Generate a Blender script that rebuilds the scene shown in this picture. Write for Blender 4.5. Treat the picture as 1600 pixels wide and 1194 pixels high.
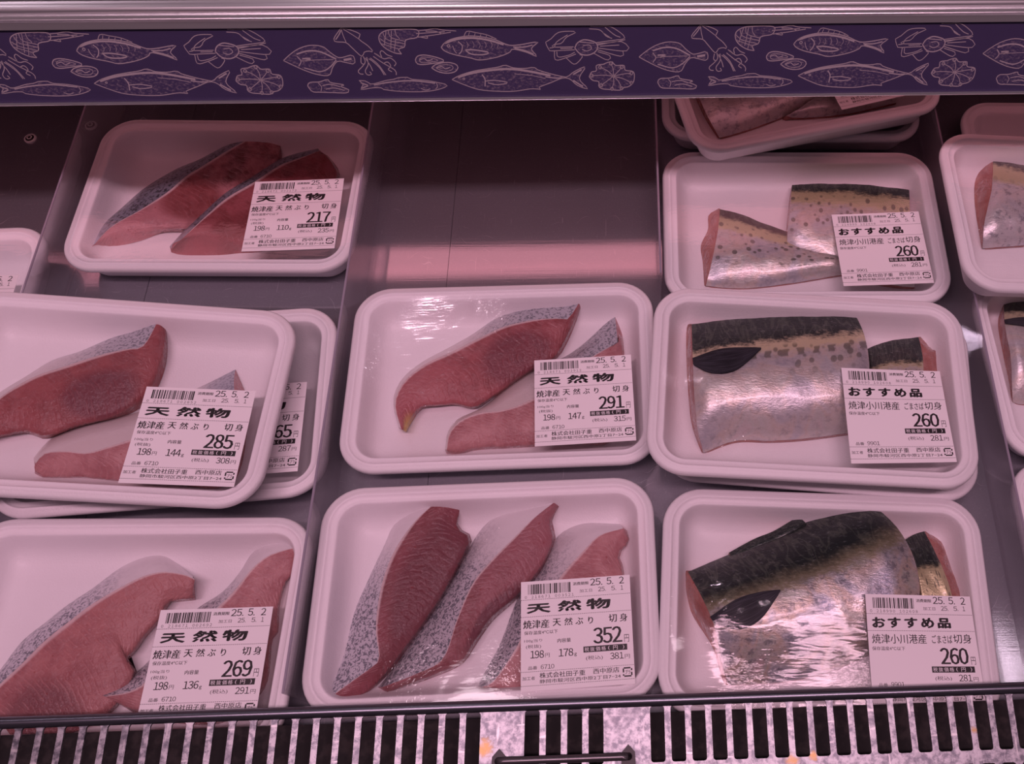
import bpy, bmesh, math, random
import numpy as np
from mathutils import Vector, Matrix
from mathutils.bvhtree import BVHTree

for o in list(bpy.data.objects):
    bpy.data.objects.remove(o)
SC = bpy.context.scene
COL = SC.collection
random.seed(7)

# ------------------------------------------------------------------ camera
CAM = Vector((0.0, 0.0, 0.52242))
ROT = np.array([[0.9992, -0.0307, 0.0268], [0.0156, 0.8961, 0.4436], [0.0376, 0.4428, -0.8958]])
ROT = ROT.astype(float)
ROT[2] /= np.linalg.norm(ROT[2])
ROT[0] -= ROT[2] * (ROT[0] @ ROT[2]); ROT[0] /= np.linalg.norm(ROT[0])
ROT[1] = np.cross(ROT[0], -ROT[2]) * -1
if ROT[1][1] < 0:
    ROT[1] *= -1
FPX, PX, PY = 1400.0, 1046.0, 597.0
cam = bpy.data.cameras.new('camera')
cam.sensor_width = 36.0
cam.lens = FPX / 1600.0 * 36.0
cam.shift_x = (800.0 - PX) / 1600.0
cam.clip_start = 0.01
camo = bpy.data.objects.new('camera', cam)
COL.objects.link(camo)
camo.matrix_world = Matrix((
    (ROT[0][0], ROT[1][0], -ROT[2][0], CAM[0]),
    (ROT[0][1], ROT[1][1], -ROT[2][1], CAM[1]),
    (ROT[0][2], ROT[1][2], -ROT[2][2], CAM[2]),
    (0, 0, 0, 1)))
SC.camera = camo

# ------------------------------------------------------------------ light
SC.view_settings.view_transform = 'Standard'
SC.view_settings.look = 'None'
SC.view_settings.exposure = 0.0
SC.view_settings.gamma = 1.0
SC.cycles.use_denoising = True
SC.cycles.max_bounces = 10
SC.cycles.transparent_max_bounces = 16

w = bpy.data.worlds.new('hall'); SC.world = w
w.use_nodes = True
w.node_tree.nodes['Background'].inputs[0].default_value = (1.0, 0.60, 0.80, 1)
w.node_tree.nodes['Background'].inputs[1].default_value = 0.045


def area_lamp(name, loc, target, sx, sy, power, color):
    l = bpy.data.lights.new(name, 'AREA')
    l.shape = 'RECTANGLE'; l.size = sx; l.size_y = sy
    l.energy = power; l.color = color
    o = bpy.data.objects.new(name, l); COL.objects.link(o)
    o.location = loc
    o.rotation_euler = (Vector(target) - Vector(loc)).to_track_quat('-Z', 'Y').to_euler()
    return o


area_lamp('ceiling_lamp', (-0.10, -0.20, 1.8), (-0.10, 0.30, 0), 1.7, 0.12, 19.5, (1.0, 0.575, 0.725))
area_lamp('ceiling_lamp', (-0.36, 0.30, 1.6), (-0.08, 0.10, 0), 0.15, 0.15, 0.9, (1.0, 0.74, 0.85))
area_lamp('ceiling_lamp', (-0.50, 1.20, 1.6), (-0.10, 0.2, 0), 0.10, 0.05, 0.7, (1.0, 0.72, 0.88))
area_lamp('ceiling_lamp', (-1.40, 1.20, 1.6), (-0.30, 0.2, 0), 0.16, 0.05, 1.1, (1.0, 0.72, 0.88))
area_lamp('ceiling_lamp', (0.19, 0.35, 1.6), (0.05, 0.10, 0), 0.05, 0.14, 0.7, (1.0, 0.74, 0.85))


# ------------------------------------------------------------------ helpers
def ray(px, py):
    d = ROT.T @ np.array([(px - PX) / FPX, -(py - PY) / FPX, 1.0])
    return Vector(d).normalized()


def at(px, py, z):
    """point of the place seen at photo pixel (px, py), at height z"""
    d = ray(px, py)
    return CAM + d * ((z - CAM[2]) / d[2])


def crop(ox, oy, s):
    return lambda pts: [(ox + x / s, oy + y / s) for x, y in pts]


def tag(o, label, cat, group=None, kind=None):
    o['label'] = label
    o['category'] = cat
    if group: o['group'] = group
    if kind: o['kind'] = kind
    return o


def empty(name, m):
    o = bpy.data.objects.new(name, None)
    COL.objects.link(o)
    o.empty_display_size = 0.02
    o.matrix_world = m
    return o


def mesh_obj(name, verts, faces, mats, parent=None, uv=None, midx=None, smooth=True, matrix=None):
    me = bpy.data.meshes.new(name)
    me.from_pydata([tuple(v) for v in verts], [], [tuple(f) for f in faces])
    if not isinstance(mats, (list, tuple)): mats = [mats]
    for m in mats: me.materials.append(m)
    if midx is not None:
        me.polygons.foreach_set('material_index', midx)
    if smooth:
        me.polygons.foreach_set('use_smooth', [True] * len(me.polygons))
    if uv is not None:
        l = me.uv_layers.new(name='UVMap')
        for lp in me.loops:
            l.data[lp.index].uv = uv[lp.vertex_index]
    me.update()
    o = bpy.data.objects.new(name, me)
    COL.objects.link(o)
    if parent is not None: o.parent = parent
    if matrix is not None: o.matrix_world = matrix
    return o


def resample(pts, n, smooth=True):
    """n points at equal arc length on a smooth curve through pts"""
    P = np.array(pts, float)
    if smooth and len(P) > 2:
        out = []
        E = np.vstack([2 * P[0] - P[1], P, 2 * P[-1] - P[-2]])
        for i in range(1, len(E) - 2):
            for t in np.linspace(0, 1, 8, endpoint=False):
                a, b, c, d = E[i - 1], E[i], E[i + 1], E[i + 2]
                out.append(0.5 * ((2 * b) + (c - a) * t + (2 * a - 5 * b + 4 * c - d) * t * t + (3 * b - a - 3 * c + d) * t ** 3))
        out.append(P[-1]); P = np.array(out)
    s = np.concatenate([[0], np.cumsum(np.linalg.norm(np.diff(P, axis=0), axis=1))])
    q = np.linspace(0, s[-1], n)
    return np.stack([np.interp(q, s, P[:, k]) for k in range(P.shape[1])], 1)


class NT:
    """small wrapper to write node materials"""
    def __init__(self, name):
        self.m = bpy.data.materials.new(name); self.m.use_nodes = True
        self.t = self.m.node_tree; self.n = self.t.nodes; self.l = self.t.links
        self.b = self.n['Principled BSDF']; self.out = self.n['Material Output']

    def put(self, sock, v):
        if hasattr(v, 'is_linked') or isinstance(v, bpy.types.NodeSocket): self.l.new(v, sock)
        elif v is not None:
            if isinstance(v, (tuple, list)) and len(v) == 3 and sock.type == 'RGBA': v = (*v, 1)
            sock.default_value = v

    def node(self, typ, props=None, **ins):
        n = self.n.new(typ)
        for k, v in (props or {}).items(): setattr(n, k, v)
        for k, v in ins.items():
            key = int(k[1:]) if k[0] == 'i' and k[1:].isdigit() else k.replace('_', ' ')
            self.put(n.inputs[key], v)
        return n

    def math(self, op, a, b=None, c=None, clamp=False):
        n = self.n.new('ShaderNodeMath'); n.operation = op; n.use_clamp = clamp
        self.put(n.inputs[0], a)
        if b is not None: self.put(n.inputs[1], b)
        if c is not None: self.put(n.inputs[2], c)
        return n.outputs[0]

    def step(self, x, a, b):
        n = self.n.new('ShaderNodeMapRange'); n.interpolation_type = 'SMOOTHSTEP'
        self.put(n.inputs[0], x); self.put(n.inputs[1], a); self.put(n.inputs[2], b)
        return n.outputs[0]

    def mix(self, f, a, b, blend='MIX'):
        n = self.n.new('ShaderNodeMix'); n.data_type = 'RGBA'; n.blend_type = blend
        self.put(n.inputs[0], f); self.put(n.inputs[6], a); self.put(n.inputs[7], b)
        return n.outputs[2]

    def noise(self, vec, scale, detail=3, rough=0.5, dist=0.0):
        return self.node('ShaderNodeTexNoise', Vector=vec, Scale=scale, Detail=detail, Roughness=rough, Distortion=dist).outputs[0]

    def voro(self, vec, scale, rnd=1.0, feature='F1'):
        return self.node('ShaderNodeTexVoronoi', {'feature': feature}, Vector=vec, Scale=scale, Randomness=rnd).outputs['Distance']

    def obj(self): return self.node('ShaderNodeTexCoord').outputs['Object']
    def uvw(self): return self.node('ShaderNodeTexCoord').outputs['UV']

    def sep(self, v):
        n = self.node('ShaderNodeSeparateXYZ', i0=v); return n.outputs[0], n.outputs[1], n.outputs[2]

    def scale(self, v, s, off=(0, 0, 0), rot=(0, 0, 0)):
        n = self.node('ShaderNodeMapping'); self.put(n.inputs[0], v)
        n.inputs[1].default_value = off; n.inputs[2].default_value = rot; n.inputs[3].default_value = s
        return n.outputs[0]

    def bump(self, h, strength, dist):
        n = self.node('ShaderNodeBump', Strength=strength, Distance=dist, Height=h); return n.outputs[0]

    def fin(self, **kw):
        for k, v in kw.items():
            self.put(self.b.inputs[k.replace('_', ' ')], v)
        return self.m


# ------------------------------------------------------------------ materials
def mat_plain(name, col, rough=0.5, metal=0.0, **kw):
    return NT(name).fin(Base_Color=col, Roughness=rough, Metallic=metal, **kw)


def mat_foam():
    k = NT('white_foam')
    o = k.obj()
    n = k.voro(o, 900)
    b = k.bump(n, 0.12, 0.0006)
    return k.fin(Base_Color=(0.80, 0.775, 0.80), Roughness=0.42, Normal=b, Specular_IOR_Level=0.4)


def film_shader(name, wrinkle, gloss):
    k = NT(name)
    o = k.obj()
    n1 = k.noise(k.scale(o, (1, 1, 1), rot=(0, 0, .5)), 24, 2, 0.5, 0.6)
    n2 = k.noise(k.scale(o, (1, 5, 1), rot=(0, 0, -.6)), 60, 1, 0.5, 1.0)
    h = k.math('ADD', n1, k.math('MULTIPLY', n2, 0.10))
    drop = k.math('MULTIPLY', k.noise(o, 420, 2, 0.6), k.step(k.noise(o, 30, 2), 0.50, 0.66))
    h = k.math('ADD', h, k.math('MULTIPLY', drop, 0.34))
    nb = k.bump(h, wrinkle, 0.004)
    fr = k.node('ShaderNodeFresnel', IOR=1.5, Normal=nb).outputs[0]
    fac = k.math('MULTIPLY', fr, gloss, clamp=True)
    tr = k.node('ShaderNodeBsdfTransparent', Color=(0.985, 0.985, 0.985)).outputs[0]
    gl = k.node('ShaderNodeBsdfGlossy', Color=(1, 1, 1), Roughness=0.07, Normal=nb).outputs[0]
    mx = k.node('ShaderNodeMixShader', i0=fac, i1=tr, i2=gl).outputs[0]
    k.l.new(mx, k.out.inputs[0])
    return k.m


def mat_acrylic(name, haze, edge=False):
    k = NT(name)
    fr = k.node('ShaderNodeFresnel', IOR=1.45).outputs[0]
    tr = k.node('ShaderNodeBsdfTransparent', Color=(0.93, 0.92, 0.94)).outputs[0]
    df = k.node('ShaderNodeBsdfDiffuse', Color=(0.75, 0.74, 0.78)).outputs[0]  # pale diffuse share imitates a veil of reflected lamp light
    m1 = k.node('ShaderNodeMixShader', i0=haze, i1=tr, i2=df).outputs[0]
    gl = k.node('ShaderNodeBsdfGlossy', Color=(1, 1, 1), Roughness=0.06).outputs[0]
    m2 = k.node('ShaderNodeMixShader', i0=k.math('MULTIPLY', fr, 0.55), i1=m1, i2=gl).outputs[0]
    k.l.new(m2, k.out.inputs[0])
    return k.m


def mat_steel():
    k = NT('brushed_steel')
    o = k.obj()
    br = k.noise(k.scale(o, (6, 900, 1)), 1.0, 3, 0.6)
    grain = k.noise(o, 700, 2, 0.7)
    # scattered scratches
    wv = k.noise(o, 25, 2)
    oo = k.node('ShaderNodeVectorMath', {'operation': 'ADD'}, i0=o, i1=k.node('ShaderNodeCombineXYZ', i0=0.0, i1=k.math('MULTIPLY', wv, 0.05), i2=0.0).outputs[0]).outputs[0]
    scm = k.step(k.noise(k.scale(oo, (45, 1300, 1), rot=(0, 0, 0.25)), 1.0, 1, 0.4), 0.71, 0.78)
    scm = k.math('MAXIMUM', scm, k.step(k.noise(k.scale(oo, (1200, 60, 1), rot=(0, 0, 1.1)), 1.0, 1, 0.4), 0.73, 0.80))
    scm = k.math('MAXIMUM', scm, k.math('MULTIPLY', k.step(k.noise(o, 900, 2, 0.6), 0.62, 0.72), 0.5))
    nb = k.bump(k.math('ADD', br, k.math('MULTIPLY', grain, 0.5)), 0.06, 0.0003)
    blot = k.noise(o, 14, 3)
    col = k.mix(blot, (0.30, 0.305, 0.34), (0.42, 0.42, 0.46))
    col = k.mix(k.math('MULTIPLY', scm, 0.6), col, (0.9, 0.9, 0.9))
    k.fin(Base_Color=col, Metallic=1.0, Roughness=k.math('ADD', 0.50, k.math('MULTIPLY', br, 0.12)), Normal=nb)
    gl = k.node('ShaderNodeBsdfGlossy', Color=(0.68, 0.69, 0.74), Roughness=0.075, Normal=nb).outputs[0]
    df = k.node('ShaderNodeBsdfDiffuse', Color=k.mix(grain, (0.12, 0.12, 0.14), (0.28, 0.28, 0.32))).outputs[0]
    mx = k.node('ShaderNodeMixShader', i0=0.50, i1=k.b.outputs[0], i2=gl).outputs[0]
    mx = k.node('ShaderNodeMixShader', i0=0.18, i1=mx, i2=df).outputs[0]
    k.l.new(mx, k.out.inputs[0])
    return k.m


def mat_galvanised(stains):
    k = NT('galvanised_sheet')
    o = k.obj()
    v = k.noise(o, 260, 4, 0.7)
    v2 = k.noise(o, 60, 3, 0.6)
    sc = k.math('MAXIMUM', k.step(k.noise(k.scale(o, (300, 40, 1), rot=(0, 0, 0.6)), 1, 1), 0.66, 0.74),
                k.step(k.noise(k.scale(o, (50, 320, 1), rot=(0, 0, 0.7)), 1, 1), 0.66, 0.74))
    col = k.mix(k.step(v, 0.35, 0.65), (0.12, 0.125, 0.145), (0.40, 0.405, 0.43))
    col = k.mix(k.math('MULTIPLY', k.step(v2, 0.55, 0.7), 0.6), col, (0.11, 0.11, 0.13))
    col = k.mix(k.math('MULTIPLY', sc, 0.6), col, (0.6, 0.6, 0.6))
    for (x, y, r) in stains:
        dx = k.node('ShaderNodeVectorMath', {'operation': 'DISTANCE'}, i0=o, i1=(x, y, 0)).outputs[1]
        s = k.step(k.math('ADD', dx, k.math('MULTIPLY', k.math('SUBTRACT', v, 0.5), r * 1.6)), r, r * 0.2)
        col = k.mix(k.math('MULTIPLY', s, 0.75), col, (0.42, 0.25, 0.07))
    rough = k.math('ADD', 0.28, k.math('MULTIPLY', v, 0.2))
    return k.fin(Base_Color=col, Metallic=0.75, Roughness=rough, Normal=k.bump(v, 0.15, 0.0005))


def mat_flesh(name, pale, red, blood, bc, br, edge=0.05, line=0.35, endpale=(0, 0), tip=None):
    """cut face of a fish: pale to red muscle, dark blood line at uv bc with radii br, thin muscle bands"""
    k = NT(name)
    uv = k.uvw(); o = k.obj()
    u, v, _ = k.sep(uv)
    n = k.noise(o, 90, 3, 0.6)
    f = k.noise(o, 420, 3, 0.65)
    col = k.mix(k.step(n, 0.3, 0.7), pale, red)
    if endpale[1] > 0:
        e = k.step(u, endpale[0] - endpale[1], endpale[0] + endpale[1])
        col = k.mix(e, col, pale) if endpale[0] > 0.5 else k.mix(e, pale, col)
    du = k.math('DIVIDE', k.math('SUBTRACT', u, bc[0]), br[0])
    dv = k.math('DIVIDE', k.math('SUBTRACT', v, bc[1]), br[1])
    d = k.math('SQRT', k.math('ADD', k.math('MULTIPLY', du, du), k.math('MULTIPLY', dv, dv)))
    d = k.math('ADD', d, k.math('MULTIPLY', k.math('SUBTRACT', n, 0.5), 0.6))
    col = k.mix(k.math('MULTIPLY', k.step(d, 1.25, 0.7), 0.7), col, blood)
    # muscle bands, curved round the blood line
    arg = k.math('ADD', k.math('MULTIPLY', u, 84), k.math('MULTIPLY', k.math('POWER', k.math('ABSOLUTE', k.math('SUBTRACT', v, 0.45)), 1.4), 13))
    arg = k.math('ADD', arg, k.math('MULTIPLY', n, 3))
    bands = k.math('MULTIPLY', k.math('ADD', k.math('SINE', k.math('MULTIPLY', arg, 3.14159)), 1), 0.5)
    bands = k.math('MULTIPLY', k.math('POWER', bands, 4), k.step(k.noise(o, 170, 2), 0.40, 0.62))
    col = k.mix(k.math('MULTIPLY', bands, line * 0.55), col, tuple(min(1, c * 1.25 + 0.06) for c in pale))
    if edge > 0:
        col = k.mix(k.math('MULTIPLY', k.step(v, edge, edge * 0.3), 0.75), col, (0.72, 0.60, 0.60))
    spots = k.step(k.voro(o, 130), 0.10, 0.05)
    col = k.mix(k.math('MULTIPLY', spots, 0.5), col, (0.25, 0.03, 0.03))
    if tip:
        col = k.mix(k.math('MULTIPLY', k.step(u, 0.10, 0.02), k.step(v, 0.35, 0.8)), col, tip)
    h = k.math('ADD', k.math('MULTIPLY', bands, 0.35), f)
    nb = k.bump(h, 0.45, 0.0013)
    return k.fin(Base_Color=col, Roughness=0.27, Normal=nb, Subsurface_Weight=0.12, Subsurface_Radius=(0.004, 0.0015, 0.001),
                 Subsurface_Scale=1.0, Coat_Weight=k.math('MULTIPLY', k.step(k.noise(o, 95, 2), 0.40, 0.56), 1.0), Coat_Roughness=0.09, Coat_Normal=k.bump(k.math('ADD', k.noise(o, 560, 2, 0.6), k.math('MULTIPLY', bands, 0.7)), 1.0, 0.009), Specular_IOR_Level=0.25)


def mat_skin(name, light, mid, dark, u0, u1, amount=0.8, scale=520):
    """yellowtail skin: mottled grey, growing paler from u1 to u0"""
    k = NT(name)
    uv = k.uvw(); o = k.obj()
    u, v, _ = k.sep(uv)
    n = k.noise(o, 60, 3)
    g = k.step(k.math('ADD', u, k.math('MULTIPLY', k.math('SUBTRACT', n, 0.5), 0.25)), u0, u1)
    sp = k.step(k.noise(o, scale, 2, 0.6, 0.6), 0.50, 0.60)
    sp = k.math('MULTIPLY', sp, g)
    col = k.mix(g, light, mid)
    col = k.mix(k.math('MULTIPLY', sp, amount), col, dark)
    return k.fin(Base_Color=col, Roughness=0.36, Metallic=0.15, Coat_Weight=0.3, Coat_Roughness=0.15,
                 Normal=k.bump(k.noise(o, 700, 2), 0.2, 0.0008))


def mat_mackerel(name, b0, b1, spots=1.0, silver=(0.46, 0.44, 0.46), stripe=(0.56, 0.50, 0.30), back=(0.020, 0.028, 0.028), belly_spots=0.62, shimmer=0.6, mott=0.6, soft=0.03, sps=(13, 9), su=-1.0, row=0.0):
    """mackerel skin in uv: v 0 = back, b0..b1 = pale gold stripe, below = silver"""
    k = NT(name)
    uv = k.uvw(); o = k.obj()
    u, v, _ = k.sep(uv)
    n = k.noise(o, 110, 3, 0.6)
    fine = k.noise(k.scale(o, (1, 2.2, 1), rot=(0, 0, 0.35)), 330, 3, 0.7)
    vv = k.math('ADD', v, k.math('MULTIPLY', k.math('SUBTRACT', n, 0.5), 0.10))
    vv = k.math('ADD', vv, k.math('MULTIPLY', k.math('SUBTRACT', fine, 0.5), 0.10))
    # back: dark green with paler worm marks
    worm = k.step(k.math('ABSOLUTE', k.math('SUBTRACT', k.noise(k.scale(uv, (13, 5, 1)), 1, 2, 0.5, 1.2), 0.5)), 0.0, 0.07)
    bcol = k.mix(worm, (0.065, 0.08, 0.065), back)
    bcol = k.mix(k.math('MULTIPLY', k.step(fine, 0.55, 0.72), 0.30), bcol, (0.32, 0.36, 0.36))
    # silver side with a faint rainbow
    hue = k.noise(o, 42, 2, 0.5, 0.8)
    rnb = k.node('ShaderNodeValToRGB'); k.l.new(hue, rnb.inputs[0])
    cr = rnb.color_ramp
    cr.elements[0].position = 0.28; cr.elements[0].color = (0.22, 0.25, 0.34, 1)
    cr.elements[1].position = 0.75; cr.elements[1].color = (0.58, 0.42, 0.41, 1)
    for p, c in ((0.42, (0.40, 0.42, 0.45, 1)), (0.52, (0.56, 0.45, 0.35, 1)), (0.62, (0.45, 0.47, 0.41, 1))):
        e = cr.elements.new(p); e.color = c
    scol = k.mix(shimmer, silver, rnb.outputs[0])
    scol = k.mix(k.math('MULTIPLY', k.step(fine, 0.36, 0.68), 0.45), scol, (0.66, 0.62, 0.63))
    scol = k.mix(k.math('MULTIPLY', k.step(k.noise(o, 200, 4, 0.75), 0.50, 0.66), mott), scol, (0.13, 0.13, 0.16))
    col = k.mix(k.step(vv, b1 - 0.03, b1 + 0.05), stripe, scol)
    # spots
    if spots > 0:
        vo = k.voro(k.scale(uv, (*sps, 1)), 1.0, 0.85)
        s = k.math('MULTIPLY', k.step(vo, 0.40, 0.26), k.step(v, belly_spots + 0.1, belly_spots - 0.1))
        s = k.math('MULTIPLY', s, k.step(v, b0 + 0.02, b0 + 0.06))
        s = k.math('MULTIPLY', s, k.step(u, su, su + 0.15))
        if row > 0:
            ph = k.math('SINE', k.math('ADD', k.math('MULTIPLY', u, 2 * math.pi * row), k.math('MULTIPLY', n, 5)))
            rw = k.math('MULTIPLY', k.step(ph, -0.1, 0.5), k.step(k.math('ABSOLUTE', k.math('SUBTRACT', v, b1 + 0.03)), 0.034, 0.018))
            s = k.math('MAXIMUM', s, k.math('MULTIPLY', rw, k.step(u, 0.25, 0.35)))
        col = k.mix(k.math('MULTIPLY', s, 0.75 * spots), col, (0.09, 0.09, 0.07))
    col = k.mix(k.step(vv, b0 + soft, b0 - soft), col, bcol)
    h = k.math('ADD', fine, k.math('MULTIPLY', n, 0.5))
    return k.fin(Base_Color=col, Roughness=0.33, Metallic=0.45, Coat_Weight=0.35, Coat_Roughness=0.1, Normal=k.bump(h, 0.25, 0.0010))


M = {}
M['foam'] = mat_foam()
M['film'] = film_shader('clear_wrap', 0.085, 1.2)
M['film_taut'] = film_shader('clear_wrap_wrinkled', 0.15, 0.62)
M['acrylic'] = mat_acrylic('clear_acrylic', 0.15)
M['acrylic_edge'] = mat_plain('acrylic_edge', (0.30, 0.27, 0.33), 0.25)
M['steel'] = mat_steel()
M['paper'] = mat_plain('label_paper', (0.90, 0.87, 0.89), 0.55)
M['ink'] = mat_plain('label_ink', (0.015, 0.012, 0.014), 0.5)
M['ink_grey'] = mat_plain('label_ink_light', (0.10, 0.09, 0.10), 0.5)
M['purple'] = mat_plain('purple_print', (0.072, 0.056, 0.140), 0.35)
M['print_line'] = mat_plain('lilac_print_line', (0.56, 0.50, 0.53), 0.4)
k = NT('lilac_print_tone')
_o = k.obj()
M['print_tone'] = k.fin(Base_Color=k.mix(k.step(k.noise(k.scale(_o, (1, 1.8, 1), rot=(0, 0, 0.7)), 520, 3, 0.7), 0.46, 0.74), (0.075, 0.058, 0.150), (0.32, 0.27, 0.33)), Roughness=0.4)
M['aluminium'] = NT('aluminium_rail')
_k = M['aluminium']
_o = _k.obj()
M['aluminium'] = _k.fin(Base_Color=_k.mix(_k.noise(_k.scale(_o, (8, 400, 400)), 1, 2), (0.66, 0.69, 0.69), (0.86, 0.88, 0.88)), Metallic=0.85, Roughness=0.3)
M['shelf_paint'] = mat_plain('shelf_enamel', (0.04, 0.042, 0.045), 0.6)
k = NT('dark_duct')
M['dark'] = k.fin(Base_Color=k.mix(k.step(k.noise(k.obj(), 170, 3), 0.45, 0.7), (0.012, 0.010, 0.011), (0.035, 0.028, 0.028)), Roughness=0.8)
M['handle'] = mat_plain('dark_metal_handle', (0.16, 0.15, 0.16), 0.3, 0.8)
M['screw'] = mat_plain('zinc_screw', (0.75, 0.75, 0.75), 0.45, 0.2)
k = NT('unseen_tube_glow'); k.fin(Base_Color=(0.8, 0.6, 0.6), Emission_Color=(1.0, 0.35, 0.42), Emission_Strength=1.3); M['tube'] = k.m  # glow of the added tube under the shelf

RED = dict(pale=(0.323, 0.105, 0.110), red=(0.233, 0.055, 0.060), blood=(0.134, 0.043, 0.060))
PINK = dict(pale=(0.43, 0.19, 0.19), red=(0.315, 0.105, 0.112), blood=(0.17, 0.06, 0.07))
DEEP = dict(pale=(0.336, 0.094, 0.098), red=(0.240, 0.053, 0.057), blood=(0.152, 0.044, 0.061))
ROSE = dict(pale=(0.48, 0.24, 0.245), red=(0.36, 0.14, 0.15), blood=(0.25, 0.09, 0.10))


# ------------------------------------------------------------------ the case
def box(name, x0, x1, y0, y1, z0, z1, mat, parent=None, bev=0.0):
    bm = bmesh.new()
    bmesh.ops.create_cube(bm, size=1.0)
    for v in bm.verts:
        v.co = Vector(((x0 + x1) / 2 + v.co.x * (x1 - x0), (y0 + y1) / 2 + v.co.y * (y1 - y0), (z0 + z1) / 2 + v.co.z * (z1 - z0)))
    if bev > 0:
        bmesh.ops.bevel(bm, geom=bm.edges[:], offset=bev, segments=2, affect='EDGES')
    me = bpy.data.meshes.new(name); bm.to_mesh(me); bm.free()
    me.materials.append(mat)
    o = bpy.data.objects.new(name, me); COL.objects.link(o)
    if parent is not None: o.parent = parent
    return o


XL, XR = -0.93, 0.83
o = box('floor', XL, XR, -0.09, 0.66, -0.13, -0.12, M['dark']); o['kind'] = 'structure'
o = box('wall_back', XL, XR, 0.632, 0.66, -0.12, 0.30, M['dark']); o['kind'] = 'structure'
o = box('wall_front', XL, XR, -0.11, -0.09, -0.13, 0.030, M['dark']); o['kind'] = 'structure'

seams = [-0.128 + 0.2 * i for i in range(-4, 6)]
plabel = ['brushed steel deck panel at the far left edge', 'brushed steel deck panel under the far left empty-looking tray',
          'brushed steel deck panel left of the left clear divider, with bolt heads',
          'brushed steel deck panel under the 217 and 285 trays',
          'bare brushed steel deck panel in the empty space above the 291 tray',
          'brushed steel deck panel under the spotted mackerel trays marked 260',
          'brushed steel deck panel right of the right clear divider', 'brushed steel deck panel at the far right edge']
for i in range(1, 9):
    a, b = seams[i - 1], seams[i]
    o = box('deck_panel', a + 0.00012, b - 0.00012, 0.036, 0.630, -0.0016, 0.0, M['steel'], bev=0.0002)
    tag(o, plabel[i - 1], 'steel panel', 'steel deck panels')

# support ledge below the panels
o = box('trim_1', XL, XR, 0.045, 0.632, -0.012, -0.0017, M['dark']); o['kind'] = 'structure'

# bolt heads on the deck
for (px, py, lab) in ((48, 217, 'ring shaped bolt head on dark deck, left of the clear divider'),
                      (143, 197, 'ring shaped bolt head seen through the left clear divider')):
    c = at(px, py, 0.0)
    V = []; F = []
    prof = [(0.0042, 0.0), (0.0042, 0.0009), (0.0035, 0.0012), (0.0030, 0.0012), (0.0028, 0.0006), (0.0020, 0.0006), (0.0019, 0.0018), (0.0011, 0.0019), (0.0010, 0.0010), (0.0002, 0.0010)]
    n = 28
    for r, z in prof:
        for j in range(n):
            a = 2 * math.pi * j / n
            V.append((r * math.cos(a), r * math.sin(a), z))
    for i in range(len(prof) - 1):
        for j in range(n):
            F.append((i * n + j, i * n + (j + 1) % n, (i + 1) * n + (j + 1) % n, (i + 1) * n + j))
    F.append(tuple((len(prof) - 1) * n + j for j in range(n)))
    mi = [0 if (F_ // n) in (0, 1, 2, 6) else 1 for F_ in range(len(F) - 1)] + [1]
    o = mesh_obj('bolt_head', V, F, [M['screw'], M['dark']], midx=mi)
    o.location = (c[0], c[1], 0.0)
    tag(o, lab, 'bolt', 'bolt heads')

# clear dividers
for (x, y0, y1, lab) in ((-0.3800, 0.066, 0.60, 'clear acrylic divider between the far left tray and the 217 tray'),
                         (-0.1822, 0.066, 0.60, 'long clear acrylic divider between the left and middle columns of trays'),
                         (0.0172, 0.318, 0.60, 'short clear acrylic divider between empty steel space and mackerel trays'),
                         (0.2180, 0.066, 0.60, 'clear acrylic divider right of the 260 mackerel trays')):
    t = 0.0007; h = 0.038
    r = empty('clear_divider', Matrix.Translation((x, (y0 + y1) / 2, 0)))
    tag(r, lab, 'divider', 'clear dividers')
    L = (y1 - y0) / 2
    box('acrylic_sheet', -t, t, -L, L, 0.0002, h - 0.0006, M['acrylic'], r)
    box('top_edge', -t, t, -L, L, h - 0.0006, h, M['acrylic_edge'], r, bev=0.0002)

# ------------------------------------------------------------------ upper shelf with printed strip
ZB = 0.135
A0 = at(0, 160.5, ZB); A1 = at(1600, 141.5, ZB)
e1 = (A1 - A0).normalized()
nrm = Vector((e1.y, -e1.x, 0.0))           # horizontal, towards the customer
lean = math.radians(33)
SH = 0.0
up = (Vector((0, 0, 1)) * math.cos(lean) - nrm * math.sin(lean)).normalized()
fn = e1.cross(up)
if fn.z < 0: fn = -fn
mid = A0 + e1 * (A1 - A0).length / 2
SM = Matrix(((e1.x, up.x, fn.x, mid.x), (e1.y, up.y, fn.y, mid.y), (e1.z, up.z, fn.z, mid.z), (0, 0, 0, 1)))
SMI = SM.inverted()


def on_strip(px, py):
    d = ray(px, py); t = (mid - CAM).dot(fn) / d.dot(fn)
    p = SMI @ (CAM + d * t)
    return (p.x, p.y)


SHT = on_strip(800, 38)[1]
LX0, LX1 = -0.62, 0.62
shelf = empty('upper_shelf', Matrix(((e1.x, -nrm.x, 0, mid.x), (e1.y, -nrm.y, 0, mid.y), (0, 0, 1, mid.z), (0, 0, 0, 1))))
tag(shelf, 'upper shelf edge above the trays with purple strip of white sea creature drawings', 'shelf')
box('shelf_panel', LX0, LX1, 0.011, 0.262, 0.004, 0.010, M['shelf_paint'], shelf)
box('unseen_light_tube', LX0 + 0.02, LX1 - 0.02, 0.056, 0.080, -0.012, 0.0035, M['tube'], shelf, bev=0.002)  # unseen tube, added so the deck mirrors a bright pink band

BASEP = crop(560, 30, 5.333); K2 = crop(840, 30, 5.333); K3 = crop(1060, 25, 8.0)
dP = on_strip(1240.5, 70)[0] - on_strip(689.4, 70)[0]
# each drawing: list of (closed, pixel polyline, width factor); tone: filled outline
LINES = []; TONES = []


def ln(cr, pts, wd=1.0): LINES.append((cr(pts), wd))
def tone(cr, pts): TONES.append(cr(pts))


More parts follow.
